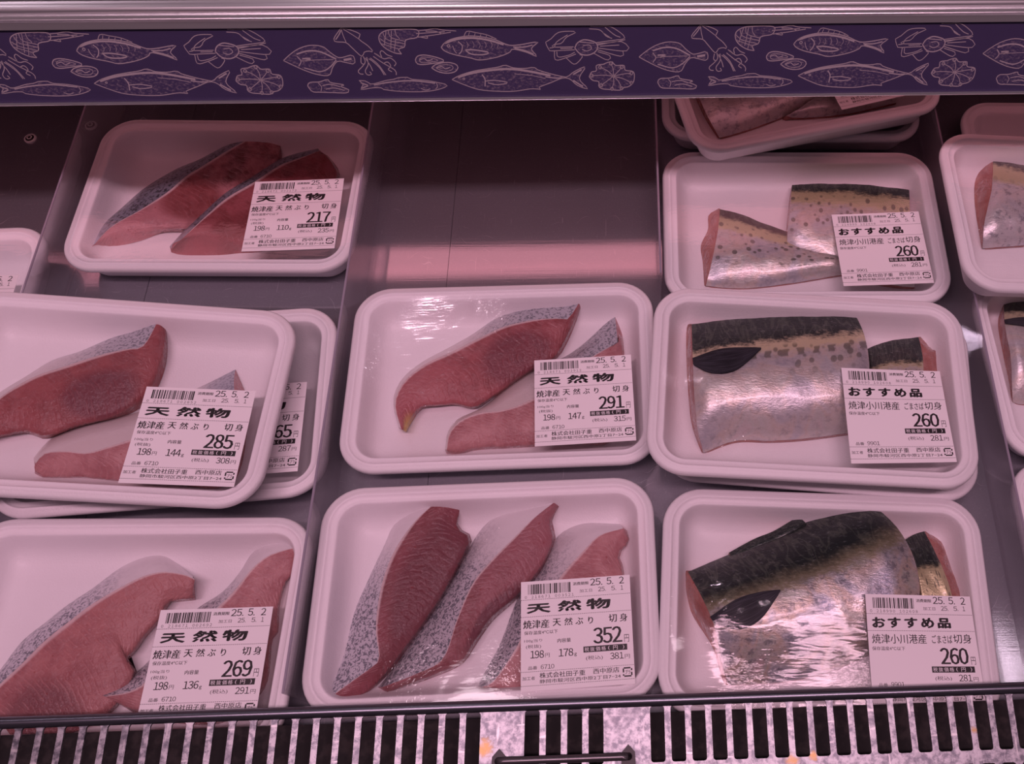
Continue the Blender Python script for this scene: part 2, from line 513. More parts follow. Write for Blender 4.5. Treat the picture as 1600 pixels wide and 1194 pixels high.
bream = [(690, 235), (720, 195), (780, 165), (870, 145), (950, 140), (1050, 150), (1150, 175), (1220, 205), (1270, 218), (1350, 212), (1495, 190), (1440, 245), (1490, 310), (1400, 275), (1285, 247), (1275, 265), (1220, 295), (1130, 322), (1010, 340), (930, 322), (800, 295), (720, 265), (690, 235)]
tone(BASEP, bream); ln(BASEP, bream, 1.3)
ln(BASEP, [(720, 200), (800, 172), (880, 158), (980, 158), (1100, 178), (1210, 212)], 2.6)
ln(BASEP, [(880, 140), (905, 100), (980, 112), (1070, 130), (1150, 165)])
for a in range(5): ln(BASEP, [(915 + a * 48, 145 + a * 5), (925 + a * 48, 108 + a * 9)], 0.8)
ln(BASEP, [(830, 185), (865, 220), (860, 265), (840, 290)], 1.5); ln(BASEP, [(785, 220), (800, 260), (820, 285)])
ln(BASEP, [(890, 255), (960, 255), (1060, 270), (1090, 280), (1040, 295), (940, 290), (890, 255)], 1.8)
ln(BASEP, [(738, 222), (750, 210), (762, 222), (750, 234), (738, 222)]); ln(BASEP, [(1290, 232), (1380, 232), (1450, 215)], 1.6); ln(BASEP, [(1300, 240), (1390, 262), (1460, 290)], 1.6)
for a in range(6): ln(BASEP, [(900 + a * 50, 185), (915 + a * 50, 215), (905 + a * 50, 240)], 0.6)
sh = [(360, 290), (300, 280), (230, 245), (185, 200), (170, 150), (190, 115), (240, 92), (310, 85), (420, 82), (500, 95), (490, 150), (420, 165), (390, 180), (385, 230), (335, 250), (360, 290)]
tone(BASEP, sh); ln(BASEP, sh, 1.3)
for p in ([(305, 90), (315, 130), (345, 165)], [(250, 95), (270, 150), (390, 185)], [(205, 115), (240, 170), (385, 205)], [(180, 160), (240, 200), (370, 230)], [(195, 205), (260, 225), (340, 250)], [(230, 100), (215, 220)], [(275, 95), (270, 250)], [(310, 170), (300, 270)]): ln(BASEP, p, 0.9)
for p in ([(500, 95), (560, 90), (640, 78), (700, 90), (815, 98)], [(495, 150), (570, 140), (640, 130), (770, 108)], [(480, 120), (600, 112), (720, 104)], [(560, 100), (640, 100), (700, 122)], [(520, 150), (580, 158), (560, 135)]): ln(BASEP, p, 1.1)
for oy in ([(475, 340), (490, 310), (540, 298), (620, 310), (700, 335), (710, 352), (640, 365), (540, 378), (490, 370), (475, 340)], [(610, 405), (650, 375), (740, 360), (810, 375), (830, 405), (800, 440), (730, 450), (660, 435), (610, 405)]):
    tone(BASEP, oy); ln(BASEP, oy, 1.4)
    cx = sum(p[0] for p in oy) / len(oy); cy = sum(p[1] for p in oy) / len(oy)
    ln(BASEP, [(cx + (x - cx) * 0.65, cy + (y - cy) * 0.6) for x, y in oy], 0.8)
    ln(BASEP, [(cx - 60, cy), (cx - 20, cy - 12), (cx + 10, cy + 8), (cx + 50, cy - 6)], 1.2)
tr = [(5, 510), (60, 515), (105, 540), (160, 530), (230, 510), (300, 500), (330, 487), (420, 485), (440, 500), (560, 510), (650, 525), (740, 548), (700, 575), (600, 598), (480, 605), (330, 600), (210, 585), (190, 572), (120, 572), (20, 585), (40, 545), (5, 510)]
tone(BASEP, tr); ln(BASEP, tr, 1.1); ln(BASEP, [(130, 548), (260, 525), (440, 512), (640, 532)], 1.8); ln(BASEP, [(520, 575), (560, 590), (600, 580)]); ln(BASEP, [(650, 530), (660, 560), (645, 580)]); ln(BASEP, [(20, 530), (80, 550)], 1.6); ln(BASEP, [(30, 575), (80, 556)], 1.6)
ytl = [(780, 503), (840, 470), (950, 435), (1060, 415), (1160, 400), (1225, 383), (1290, 405), (1390, 410), (1460, 400), (1490, 420), (1593, 452), (1703, 478), (1743, 479), (1793, 440), (1893, 395), (1850, 465), (1846, 510), (1913, 580), (1823, 550), (1765, 500), (1703, 490), (1613, 525), (1500, 570), (1530, 585), (1440, 580), (1300, 600), (1150, 600), (1000, 585), (880, 545), (780, 503)]
tone(BASEP, ytl); ln(BASEP, ytl, 1.2)
ln(BASEP, [(830, 483), (950, 448), (1100, 425), (1250, 415), (1400, 430), (1600, 470)], 3.0); ln(BASEP, [(1030, 460), (1055, 500), (1055, 560)], 1.6)
ln(BASEP, [(1060, 515), (1150, 510), (1250, 530), (1150, 545), (1080, 530)], 1.3); ln(BASEP, [(868, 495), (880, 490), (888, 497), (878, 503), (868, 495)])
ln(BASEP, [(1560, 480), (1640, 490), (1700, 487)], 1.6); ln(BASEP, [(1790, 460), (1860, 420)], 2.0); ln(BASEP, [(1790, 510), (1870, 560)], 2.0); ln(BASEP, [(1300, 455), (1450, 470), (1560, 495)], 0.8)
cp = [(310, 240), (330, 200), (380, 172), (440, 178), (490, 200), (500, 240), (470, 280), (410, 300), (350, 285), (310, 240)]
tone(K2, cp); ln(K2, cp, 1.6)
for p in ([(310, 255), (200, 260), (100, 262), (85, 230), (65, 195), (110, 165), (180, 108), (320, 105), (240, 150), (200, 200), (140, 210), (130, 232), (300, 230)],
          [(140, 265), (150, 340), (240, 320), (320, 290)], [(160, 270), (172, 315), (260, 300), (310, 275)], [(240, 325), (310, 375), (375, 310), (350, 295)],
          [(490, 195), (600, 180), (660, 172), (725, 160), (700, 120), (600, 60), (500, 62), (440, 60)], [(430, 80), (520, 90), (570, 140), (620, 160)], [(500, 205), (640, 190), (730, 170)],
          [(500, 215), (690, 185), (765, 245), (710, 265), (500, 240)], [(500, 255), (700, 310), (710, 265)], [(470, 285), (580, 340), (605, 305), (500, 270)],
          [(100, 240), (140, 232), (150, 200), (185, 170), (250, 130)], [(560, 65), (640, 130), (690, 150)], [(540, 110), (600, 150)], [(520, 225), (680, 215)], [(380, 220), (430, 215), (450, 245), (410, 265), (370, 250)], [(350, 190), (470, 200)], [(190, 245), (290, 242)]): ln(K2, p, 1.1)
oc = [(430, 480), (450, 440), (490, 430), (490, 385), (550, 375), (570, 365), (620, 355), (650, 385), (720, 385), (730, 425), (800, 440), (800, 520), (760, 560), (720, 570), (690, 590), (640, 590), (590, 585), (540, 580), (510, 560), (510, 520), (460, 510), (430, 480)]
tone(K2, oc); ln(K2, oc, 1.3)
for (x, y) in ((450, 470), (520, 400), (610, 370), (700, 400), (780, 450), (780, 530), (700, 575), (620, 580), (530, 550)):
    ln(K2, [(630, 475), ((630 + x) / 2 + 10, (475 + y) / 2 - 6), (x, y)], 1.0)
    ln(K2, [(x - 14, y), (x, y - 14), (x + 14, y), (x, y + 14), (x - 14, y)], 1.0)
fl = [(845, 315), (900, 270), (980, 220), (1080, 190), (1180, 200), (1230, 245), (1290, 290), (1340, 285), (1410, 272), (1412, 340), (1340, 330), (1280, 320), (1230, 370), (1190, 435), (1100, 430), (1000, 395), (900, 345), (845, 315)]
tone(K2, fl); ln(K2, fl, 1.2)
ln(K2, [(960, 262), (1060, 235), (1160, 245), (1270, 302)], 2.0); ln(K2, [(1270, 310), (1200, 375), (1120, 405), (1000, 375)], 1.5); ln(K2, [(960, 280), (985, 320), (960, 360)], 1.3); ln(K2, [(1000, 300), (1070, 298), (1020, 318)], 2.0); ln(K2, [(1330, 310), (1395, 300)], 3.0); ln(K2, [(990, 318), (1100, 310), (1250, 306)], 0.8)
clm = [(1000, 525), (1020, 495), (1100, 490), (1170, 470), (1190, 495), (1300, 515), (1260, 525), (1325, 555), (1300, 580), (1200, 578), (1100, 575), (1030, 570), (1000, 525)]
tone(K2, clm); ln(K2, clm, 1.3); ln(K2, [(1090, 500), (1110, 530), (1100, 565)]); ln(K2, [(1120, 520), (1190, 510), (1260, 530)], 1.2); ln(K2, [(1140, 550), (1210, 540), (1290, 560)], 1.2)
sq = [(275, 110), (160, 265), (300, 290), (360, 350), (460, 460), (500, 410), (560, 395), (610, 405), (560, 330), (465, 245), (495, 190), (400, 140), (275, 110)]
ln(K3, sq, 1.2); ln(K3, [(275, 110), (285, 200), (305, 285)]); ln(K3, [(285, 115), (380, 180), (465, 245)])
ln(K3, [(185, 255), (240, 190), (270, 140)], 1.4)
for p in ([(480, 460), (490, 530), (440, 590), (385, 640), (400, 675), (440, 680)], [(520, 470), (520, 560), (470, 640), (490, 690), (540, 680), (520, 650)], [(560, 480), (640, 560), (710, 690)],
          [(600, 460), (700, 540), (830, 630), (835, 690)], [(620, 420), (700, 480), (690, 420), (720, 390), (770, 440), (830, 465)], [(540, 490), (580, 520), (650, 600), (690, 690)], [(700, 550), (760, 530), (790, 580), (750, 620), (790, 650)],
          [(450, 470), (440, 540), (470, 560)], [(640, 430), (720, 490), (800, 480), (860, 540), (830, 580)], [(500, 480), (545, 580), (560, 640)]): ln(K3, p, 1.2)


def build_strip():
    V = []; F = []; mi = []
    def quad(a, b, c, d, m):
        i = len(V); V.extend([a, b, c, d]); F.append((i, i + 1, i + 2, i + 3)); mi.append(m)
    # backing board with thickness
    x0, x1, y1, t = LX0, LX1, SHT, 0.0012
    quad((x0, 0, 0), (x1, 0, 0), (x1, y1, 0), (x0, y1, 0), 0)
    quad((x0, 0, -t), (x0, y1, -t), (x1, y1, -t), (x1, 0, -t), 0)
    quad((x0, 0, -t), (x1, 0, -t), (x1, 0, 0), (x0, 0, 0), 0); quad((x0, y1, 0), (x1, y1, 0), (x1, y1, -t), (x0, y1, -t), 0)
    quad((x0, 0, -t), (x0, 0, 0), (x0, y1, 0), (x0, y1, -t), 0); quad((x1, 0, 0), (x1, 0, -t), (x1, y1, -t), (x1, y1, 0), 0)
    hw = 0.00019
    reps = [i * dP for i in range(-2, 3)]
    sl = [(resample([on_strip(*p) for p in pts], max(6, 3 * len(pts))), wd) for pts, wd in LINES]
    tl = []
    for pts in TONES:
        q = [on_strip(*p) for p in pts][:-1]
        bm = bmesh.new(); f = bm.faces.new([bm.verts.new((x, y, 0)) for x, y in q])
        bmesh.ops.triangulate(bm, faces=[f]); bm.verts.index_update()
        tl.append(([tuple(v.co)[:2] for v in bm.verts], [[v.index for v in g.verts] for g in bm.faces])); bm.free()
    for dx in reps:
        for vs, fs in tl:
            if min(v[0] for v in vs) + dx < x0 or max(v[0] for v in vs) + dx > x1: continue
            i = len(V); V.extend([(x + dx, y, 0.00005) for x, y in vs])
            for f in fs: F.append(tuple(i + j for j in f)); mi.append(2)
        for P, wd in sl:
            if P[:, 0].min() + dx < x0 or P[:, 0].max() + dx > x1: continue
            T = np.gradient(P, axis=0); T /= (np.linalg.norm(T, axis=1)[:, None] + 1e-9)
            N = np.stack([-T[:, 1], T[:, 0]], 1) * hw * wd
            i = len(V)
            for p, n in zip(P, N):
                V.append((p[0] + n[0] + dx, p[1] + n[1], 0.0001)); V.append((p[0] - n[0] + dx, p[1] - n[1], 0.0001))
            for j in range(len(P) - 1):
                F.append((i + 2 * j, i + 2 * j + 1, i + 2 * j + 3, i + 2 * j + 2)); mi.append(1)
    return mesh_obj('printed_strip', V, F, [M['purple'], M['print_line'], M['print_tone']], None, midx=mi, smooth=False)


def shelf_part(o):
    o.parent = shelf
    o.matrix_parent_inverse = Matrix.Identity(4)
    o.matrix_local = shelf.matrix_world.inverted() @ SM
    return o


shelf_part(build_strip())


def extrude(name, prof, mat, closed=True):
    """profile (up, out) extruded along the strip"""
    V = []; F = []
    n = len(prof)
    for x in (LX0, LX1):
        for (u_, o_) in prof: V.append((x, u_, o_))
    for i in range(n if closed else n - 1):
        j = (i + 1) % n
        F.append((i, j, n + j, n + i))
    F.append(tuple(range(n - 1, -1, -1))); F.append(tuple(range(n, 2 * n)))
    return shelf_part(mesh_obj(name, V, F, mat, smooth=False))


h0 = SHT
def bead(u0, u1, out, n=8, base=0.0):
    return [(u0 + (u1 - u0) * i / n, base + out * math.sin(math.pi * i / n)) for i in range(n + 1)]


prof = [(h0 - 0.0006, 0.0004), (h0 - 0.0006, 0.0018)] + [(h0 + 0.0030, 0.0020), (h0 + 0.0034, 0.0026)] + bead(h0 + 0.0036, h0 + 0.0056, 0.0012, base=0.0026)[1:] + [(h0 + 0.0060, 0.0020)] + bead(h0 + 0.0062, h0 + 0.0125, 0.0026, 10, 0.0020) + [(h0 + 0.0135, 0.0010), (h0 + 0.0135, -0.006), (h0 - 0.0006, -0.006)]
extrude('edge_rail', prof, M['aluminium'])
prof = [(-0.0016, -0.0012), (-0.0016, 0.0016), (-0.0012, 0.0020), (-0.0002, 0.0020), (-0.0001, 0.0010), (-0.0001, -0.0012)]
extrude('bottom_lip', prof, M['aluminium'])
M['cover'] = film_shader('clear_cover', 0.05, 0.6)
V = [(LX0, 0, 0.0007), (LX1, 0, 0.0007), (LX1, h0 - 0.0006, 0.0007), (LX0, h0 - 0.0006, 0.0007), (LX0, 0, 0.0011), (LX1, 0, 0.0011), (LX1, h0 - 0.0006, 0.0011), (LX0, h0 - 0.0006, 0.0011)]
shelf_part(mesh_obj('clear_cover', V, [(4, 5, 6, 7)], M['cover'], smooth=False))

# ------------------------------------------------------------------ front grille
ZR = 0.047
G0 = at(0, 1126, ZR); G1 = at(1600, 1071, ZR)
ge = (G1 - G0).normalized()
gh = Vector((ge.y, -ge.x, 0))              # horizontal towards the customer
ga = math.radians(6)
gd = (gh * math.cos(ga) - Vector((0, 0, 1)) * math.sin(ga)).normalized()
gn = ge.cross(gd)
if gn.z < 0: gn = -gn
gm = (G0 + G1) / 2
GM = Matrix(((ge.x, -gd.x, gn.x, gm.x), (ge.y, -gd.y, gn.y, gm.y), (ge.z, -gd.z, gn.z, gm.z), (0, 0, 0, 1)))
GMI = GM.inverted()


def on_grille(px, py):
    d = ray(px, py); t = (gm - CAM).dot(gn) / d.dot(gn)
    p = GMI @ (CAM + d * t)
    return p.x, p.y


def rrect(x0, x1, y0, y1, r, n=4):
    out = []
    for cx, cy, a0 in ((x1 - r, y1 - r, 0), (x0 + r, y1 - r, 90), (x0 + r, y0 + r, 180), (x1 - r, y0 + r, 270)):
        for i in range(n + 1):
            a = math.radians(a0 + 90 * i / n)
            out.append((cx + r * math.cos(a), cy + r * math.sin(a)))
    return out


def flat_with_holes(outer, holes, thick):
    c = bpy.data.curves.new('sheet', 'CURVE'); c.dimensions = '2D'; c.fill_mode = 'BOTH'; c.extrude = thick / 2
    for lp in [outer] + holes:
        s = c.splines.new('POLY'); s.points.add(len(lp) - 1); s.use_cyclic_u = True
        for p, (x, y) in zip(s.points, lp): p.co = (x, y, 0, 1)
    ob = bpy.data.objects.new('sheet', c)
    me = ob.to_mesh()
    V = [tuple(v.co) for v in me.vertices]; F = [tuple(p.vertices) for p in me.polygons]
    ob.to_mesh_clear(); bpy.data.objects.remove(ob); bpy.data.curves.remove(c)
    return V, F


ps = [on_grille(x, 1130)[0] for x in (751, 820, 943, 1016)]
slot_end = on_grille(1060, 1190)[1]
pitch = 0.01025; barw = 0.0031
sw = pitch - barw
t1 = -0.0038
GX = 0.62
cells = []
n = int((ps[0] + GX) / pitch)
for i in range(n): cells.append((ps[0] - (i + 1) * pitch + barw, ps[0] - i * pitch))
mid_p = (ps[2] - ps[1] + barw) / 4
for i in range(4): cells.append((ps[1] + i * mid_p, ps[1] + (i + 1) * mid_p - barw))
n = int((GX - ps[3]) / pitch)
for i in range(n): cells.append((ps[3] + i * pitch, ps[3] + (i + 1) * pitch - barw))
holes = []
for a, b in cells:
    holes.append(rrect(a, b, slot_end, t1, 0.0014))
    holes.append(rrect(a, b, slot_end - 0.006 - 0.026, slot_end - 0.006, 0.0014))
GF = slot_end - 0.042
gV, gF = flat_with_holes([(-GX, GF), (GX, GF), (GX, -0.0012), (-GX, -0.0012)], holes, 0.0012)
# rolled rear rail
RR = 0.0032
na = 14
rV = []; rF = []
for x in (-GX, GX):
    for i in range(na + 1):
        a = math.radians(-90 + 300 * i / na)
        rV.append((x, -0.0012 + RR * math.cos(a) * 0.9, 0.0002 + RR * math.sin(a) * 0.9))
for i in range(na):
    rF.append((i, i + 1, na + 1 + i + 1, na + 1 + i))
M['rail'] = mat_plain('rail_dark_reflection', (0.17, 0.18, 0.21), 0.28, 0.9)  # steel colour darkened to imitate the dark surroundings the rail reflects
st = [(*on_grille(756, 1170), 0.006), (*on_grille(1238, 1187), 0.004), (*on_grille(1521, 1141), 0.0025), (*on_grille(1270, 1182), 0.003)]
M['galv'] = mat_galvanised(st)
grille = empty('air_grille', GM)
tag(grille, 'slotted galvanised metal grille along the front edge below the trays', 'grille')
mesh_obj('slotted_panel', gV, gF, M['galv'], grille, smooth=False)
mesh_obj('rear_rail', rV, rF, M['rail'], grille)
bz0, bz1 = -0.0155, -0.0143
ob = box('added_dark_plate', -GX, GX, GF + 0.004, -0.0068, bz0, bz1, M['dark'], grille)  # unseen plate, added to keep the view through the slots dark
ob['label'] = 'dark plate added below the slots to darken them'
# front support legs of the panel
for s in (-0.5, 0.5):
    box('support', s - 0.01, s + 0.01, GF, GF + 0.003, -0.155, -0.0007, M['dark'], grille)
# lift handle
hx0, hy0 = on_grille(780, 1187); hx1, hy1 = on_grille(982, 1184)
hy = (hy0 + hy1) / 2


def tube(name, path, r, mat, parent, n=10):
    P = np.array(path, float); T = np.gradient(P, axis=0)
    V = []; F = []
    for p, t in zip(P, T):
        t = Vector(t).normalized(); a = t.orthogonal().normalized(); b = t.cross(a)
        for j in range(n):
            an = 2 * math.pi * j / n
            V.append(tuple(Vector(p) + (a * math.cos(an) + b * math.sin(an)) * r))
    for i in range(len(P) - 1):
        for j in range(n):
            F.append((i * n + j, i * n + (j + 1) % n, (i + 1) * n + (j + 1) % n, (i + 1) * n + j))
    F.append(tuple(range(n - 1, -1, -1))); F.append(tuple((len(P) - 1) * n + j for j in range(n)))
    return mesh_obj(name, V, F, mat, parent)


hd = tube('handle', [(hx0, hy, 0.0), (hx0, hy, 0.003), (hx0 + 0.001, hy, 0.0042), (hx0 + 0.003, hy, 0.0046)] + [(hx0 + 0.003 + (hx1 - hx0 - 0.006) * i / 6, hy, 0.0046) for i in range(1, 7)] + [(hx1 - 0.001, hy, 0.0042), (hx1, hy, 0.003), (hx1, hy, 0.0)], 0.0019, M['handle'], grille)
hd['label'] = 'dark metal handle'
M['bracket'] = mat_plain('dark_bracket', (0.05, 0.045, 0.05), 0.5)
for s, x in ((-1, hx0), (1, hx1)):
    V = [(x - 0.0035, hy - 0.004, 0.0007), (x + 0.0035, hy - 0.004, 0.0007), (x + 0.0032, hy + 0.002, 0.0007), (x, hy + 0.0055, 0.0007), (x - 0.0032, hy + 0.002, 0.0007)]
    V += [(a, b, 0.0022) for a, b, _ in V]
    mesh_obj('handle_bracket', V, [(5, 6, 7, 8, 9)] + [(i, (i + 1) % 5, 5 + (i + 1) % 5, 5 + i) for i in range(5)], M['bracket'], hd, smooth=False)

# ------------------------------------------------------------------ trays
H = 0.024
FLOOR = 0.0028                                   # floor of a tray above its base


class Tray:
    def __init__(s, x, y, z, yaw, tx, ty, W, D, label):
        c, n = math.cos(math.radians(yaw)), math.sin(math.radians(yaw))
        ex = Vector((c, n, math.tan(math.radians(ty)))).normalized()
        ey = Vector((-n, c, math.tan(math.radians(tx)))); ey = (ey - ex * ey.dot(ex)).normalized()
        ez = ex.cross(ey)
        o = Vector((x, y, z)) - ez * H
        s.m = Matrix(((ex.x, ey.x, ez.x, o.x), (ex.y, ey.y, ez.y, o.y), (ex.z, ey.z, ez.z, o.z), (0, 0, 0, 1)))
        s.mi = s.m.inverted(); s.W, s.D = W, D
        s.ob = empty('foam_tray', s.m); tag(s.ob, label, 'food tray', 'wrapped fish trays')
        s.fish = []
        s.body()

    def at(s, px, py, h):
        """tray-local point seen at photo pixel, at height h above the tray floor"""
        d = s.mi.to_3x3() @ ray(px, py); c = s.mi @ CAM
        t = (FLOOR + h - c.z) / d.z
        return c + d * t

    def ring(s, d, z, n=10):
        r = max(0.004, 0.023 - d)
        return [(x, y, z) for x, y in rrect(-s.W / 2 + d, s.W / 2 - d, -s.D / 2 + d, s.D / 2 - d, r, n)]

    def body(s):
        prof = [(0.0125, 0.0000), (0.0095, 0.0015), (0.0040, 0.0165), (0.0022, 0.0190), (0.0002, 0.0196), (0.0, 0.0204), (0.0002, 0.0220), (0.0008, 0.0230), (0.0018, 0.0235),
                (0.0044, 0.0237), (0.0049, 0.0240), (0.0054, 0.0239), (0.0058, 0.0232), (0.0066, 0.0226), (0.0086, 0.0221), (0.0091, 0.0223), (0.0096, 0.0221), (0.0101, 0.0212),
                (0.0112, 0.0180), (0.0128, 0.0128), (0.0150, 0.0082), (0.0180, 0.0052), (0.0220, 0.0038), (0.0270, 0.0031), (0.0320, FLOOR)]
        V = []; F = []; n = None
        for d, z in prof:
            R = s.ring(d, z); n = len(R); V += R
        for i in range(len(prof) - 1):
            for j in range(n):
                F.append((i * n + j, i * n + (j + 1) % n, (i + 1) * n + (j + 1) % n, (i + 1) * n + j))
        F.append(tuple(range(n - 1, -1, -1)))
        F.append(tuple((len(prof) - 1) * n + j for j in range(n)))
        s.tray = mesh_obj('tray_body', V, F, M['foam'], s.ob)

    def film(s, mat='film', lift=0.0):
        NX, NY = 56, 38
        xs = np.linspace(-s.W / 2 + 0.002, s.W / 2 - 0.002, NX); ys = np.linspace(-s.D / 2 + 0.002, s.D / 2 - 0.002, NY)
        s.xs, s.ys = xs, ys
        obst = np.full((NY, NX), -1.0)
        trees = []
        for ob in s.fish:
            me = ob.data
            trees.append(BVHTree.FromPolygons([v.co.copy() for v in me.vertices], [tuple(p.vertices) for p in me.polygons]))
        for t in trees:
            for j, y in enumerate(ys):
                for i, x in enumerate(xs):
                    h = t.ray_cast(Vector((x, y, 0.2)), Vector((0, 0, -1)))
                    if h[0] is not None: obst[j, i] = max(obst[j, i], h[0].z + 0.0016)
        # keep clear of coarse sampling: widen the obstacle by one cell
        ob2 = obst.copy()
        ob2[1:] = np.maximum(ob2[1:], obst[:-1]); ob2[:-1] = np.maximum(ob2[:-1], obst[1:])
        ob2[:, 1:] = np.maximum(ob2[:, 1:], obst[:, :-1]); ob2[:, :-1] = np.maximum(ob2[:, :-1], obst[:, 1:])
        obst = ob2
        X, Y = np.meshgrid(xs, ys)
        # boundary: rounded rectangle rim
        r = 0.021
        qx = np.abs(X) - (s.W / 2 - 0.003 - r); qy = np.abs(Y) - (s.D / 2 - 0.003 - r)
        sd = np.sqrt(np.maximum(qx, 0) ** 2 + np.maximum(qy, 0) ** 2) + np.minimum(np.maximum(qx, qy), 0) - r
        rim = sd > -0.0055
        Z = np.full((NY, NX), H - 0.001); rz = H + 0.0003
        Z[rim] = rz
        base = H - 0.0012
        for it in range(500):
            A = 0.25 * (np.roll(Z, 1, 0) + np.roll(Z, -1, 0) + np.roll(Z, 1, 1) + np.roll(Z, -1, 1)) - 0.000002
            Z = np.maximum(A, obst); Z[rim] = np.maximum(rz, -1)
            Z[0] = Z[-1] = rz; Z[:, 0] = Z[:, -1] = rz
        s.Z = Z
        # mesh: clip to the rim by pulling the outside points onto it
        V = []
        for j in range(NY):
            for i in range(NX):
                x, y, z = X[j, i], Y[j, i], Z[j, i]
                if sd[j, i] > 0:
                    ax = max(qx[j, i], 0.0); ay = max(qy[j, i], 0.0); L = math.hypot(ax, ay)
                    if L > 0:
                        x = math.copysign((s.W / 2 - 0.003 - r) + ax / L * r, x) if ax > 0 else x
                        y = math.copysign((s.D / 2 - 0.003 - r) + ay / L * r, y) if ay > 0 else y
                V.append((x, y, z))
        F = [(j * NX + i, j * NX + i + 1, (j + 1) * NX + i + 1, (j + 1) * NX + i) for j in range(NY - 1) for i in range(NX - 1)
             if min(sd[j, i], sd[j, i + 1], sd[j + 1, i], sd[j + 1, i + 1]) < 0.0]
        used = sorted({v for f in F for v in f}); mp = {v: q for q, v in enumerate(used)}
        mesh_obj('plastic_film', [V[v] for v in used], [tuple(mp[v] for v in f) for f in F], M[mat], s.ob)

    def fz(s, x, y):
        fx = (x - s.xs[0]) / (s.xs[1] - s.xs[0]); fy = (y - s.ys[0]) / (s.ys[1] - s.ys[0])
        fx = min(max(fx, 0), len(s.xs) - 1.001); fy = min(max(fy, 0), len(s.ys) - 1.001)
        i, j = int(fx), int(fy); a, b = fx - i, fy - j; Z = s.Z
        return (Z[j, i] * (1 - a) + Z[j, i + 1] * a) * (1 - b) + (Z[j + 1, i] * (1 - a) + Z[j + 1, i + 1] * a) * b


# ------------------------------------------------------------------ printed labels
_glyph = {}


def raw_glyph(txt):
    c = bpy.data.curves.new('txt', 'FONT'); c.body = txt; c.resolution_u = 2
    ob = bpy.data.objects.new('txt', c); me = ob.to_mesh()
    V = np.array([v.co[:2] for v in me.vertices]); F = [tuple(p.vertices) for p in me.polygons]
    ob.to_mesh_clear(); bpy.data.objects.remove(ob); bpy.data.curves.remove(c)
    return V, F


def glyphs(txt):
    """text as a flat mesh scaled to the unit square"""
    if txt not in _glyph:
        if txt.replace('.', '').isdigit() and txt.isascii():
            V = []; F = []; adv = 0.0
            for ch in txt:                       # digits of the gothic face, set close
                v, f = raw_glyph(chr(ord(ch) + 0xFEE0) if ch != '.' else '.')
                w_ = v[:, 0].max() - v[:, 0].min()
                cell = 0.27 if ch == '.' else 0.56
                v = v - np.array([v[:, 0].min() - (0.04 if ch == '.' else (cell - w_) / 2 + (0.03 if ch == '1' else 0)) - adv, 0])
                F += [tuple(i + sum(len(q) for q in V) for i in g) for g in f]
                V.append(v); adv += cell
            V = np.vstack(V)
        else:
            V, F = raw_glyph(txt)
        mn, mx = V.min(0), V.max(0)
        _glyph[txt] = ((V - mn) / np.maximum(mx - mn, 1e-6), F)
    return _glyph[txt]


LW, LH = 0.0605, 0.0585


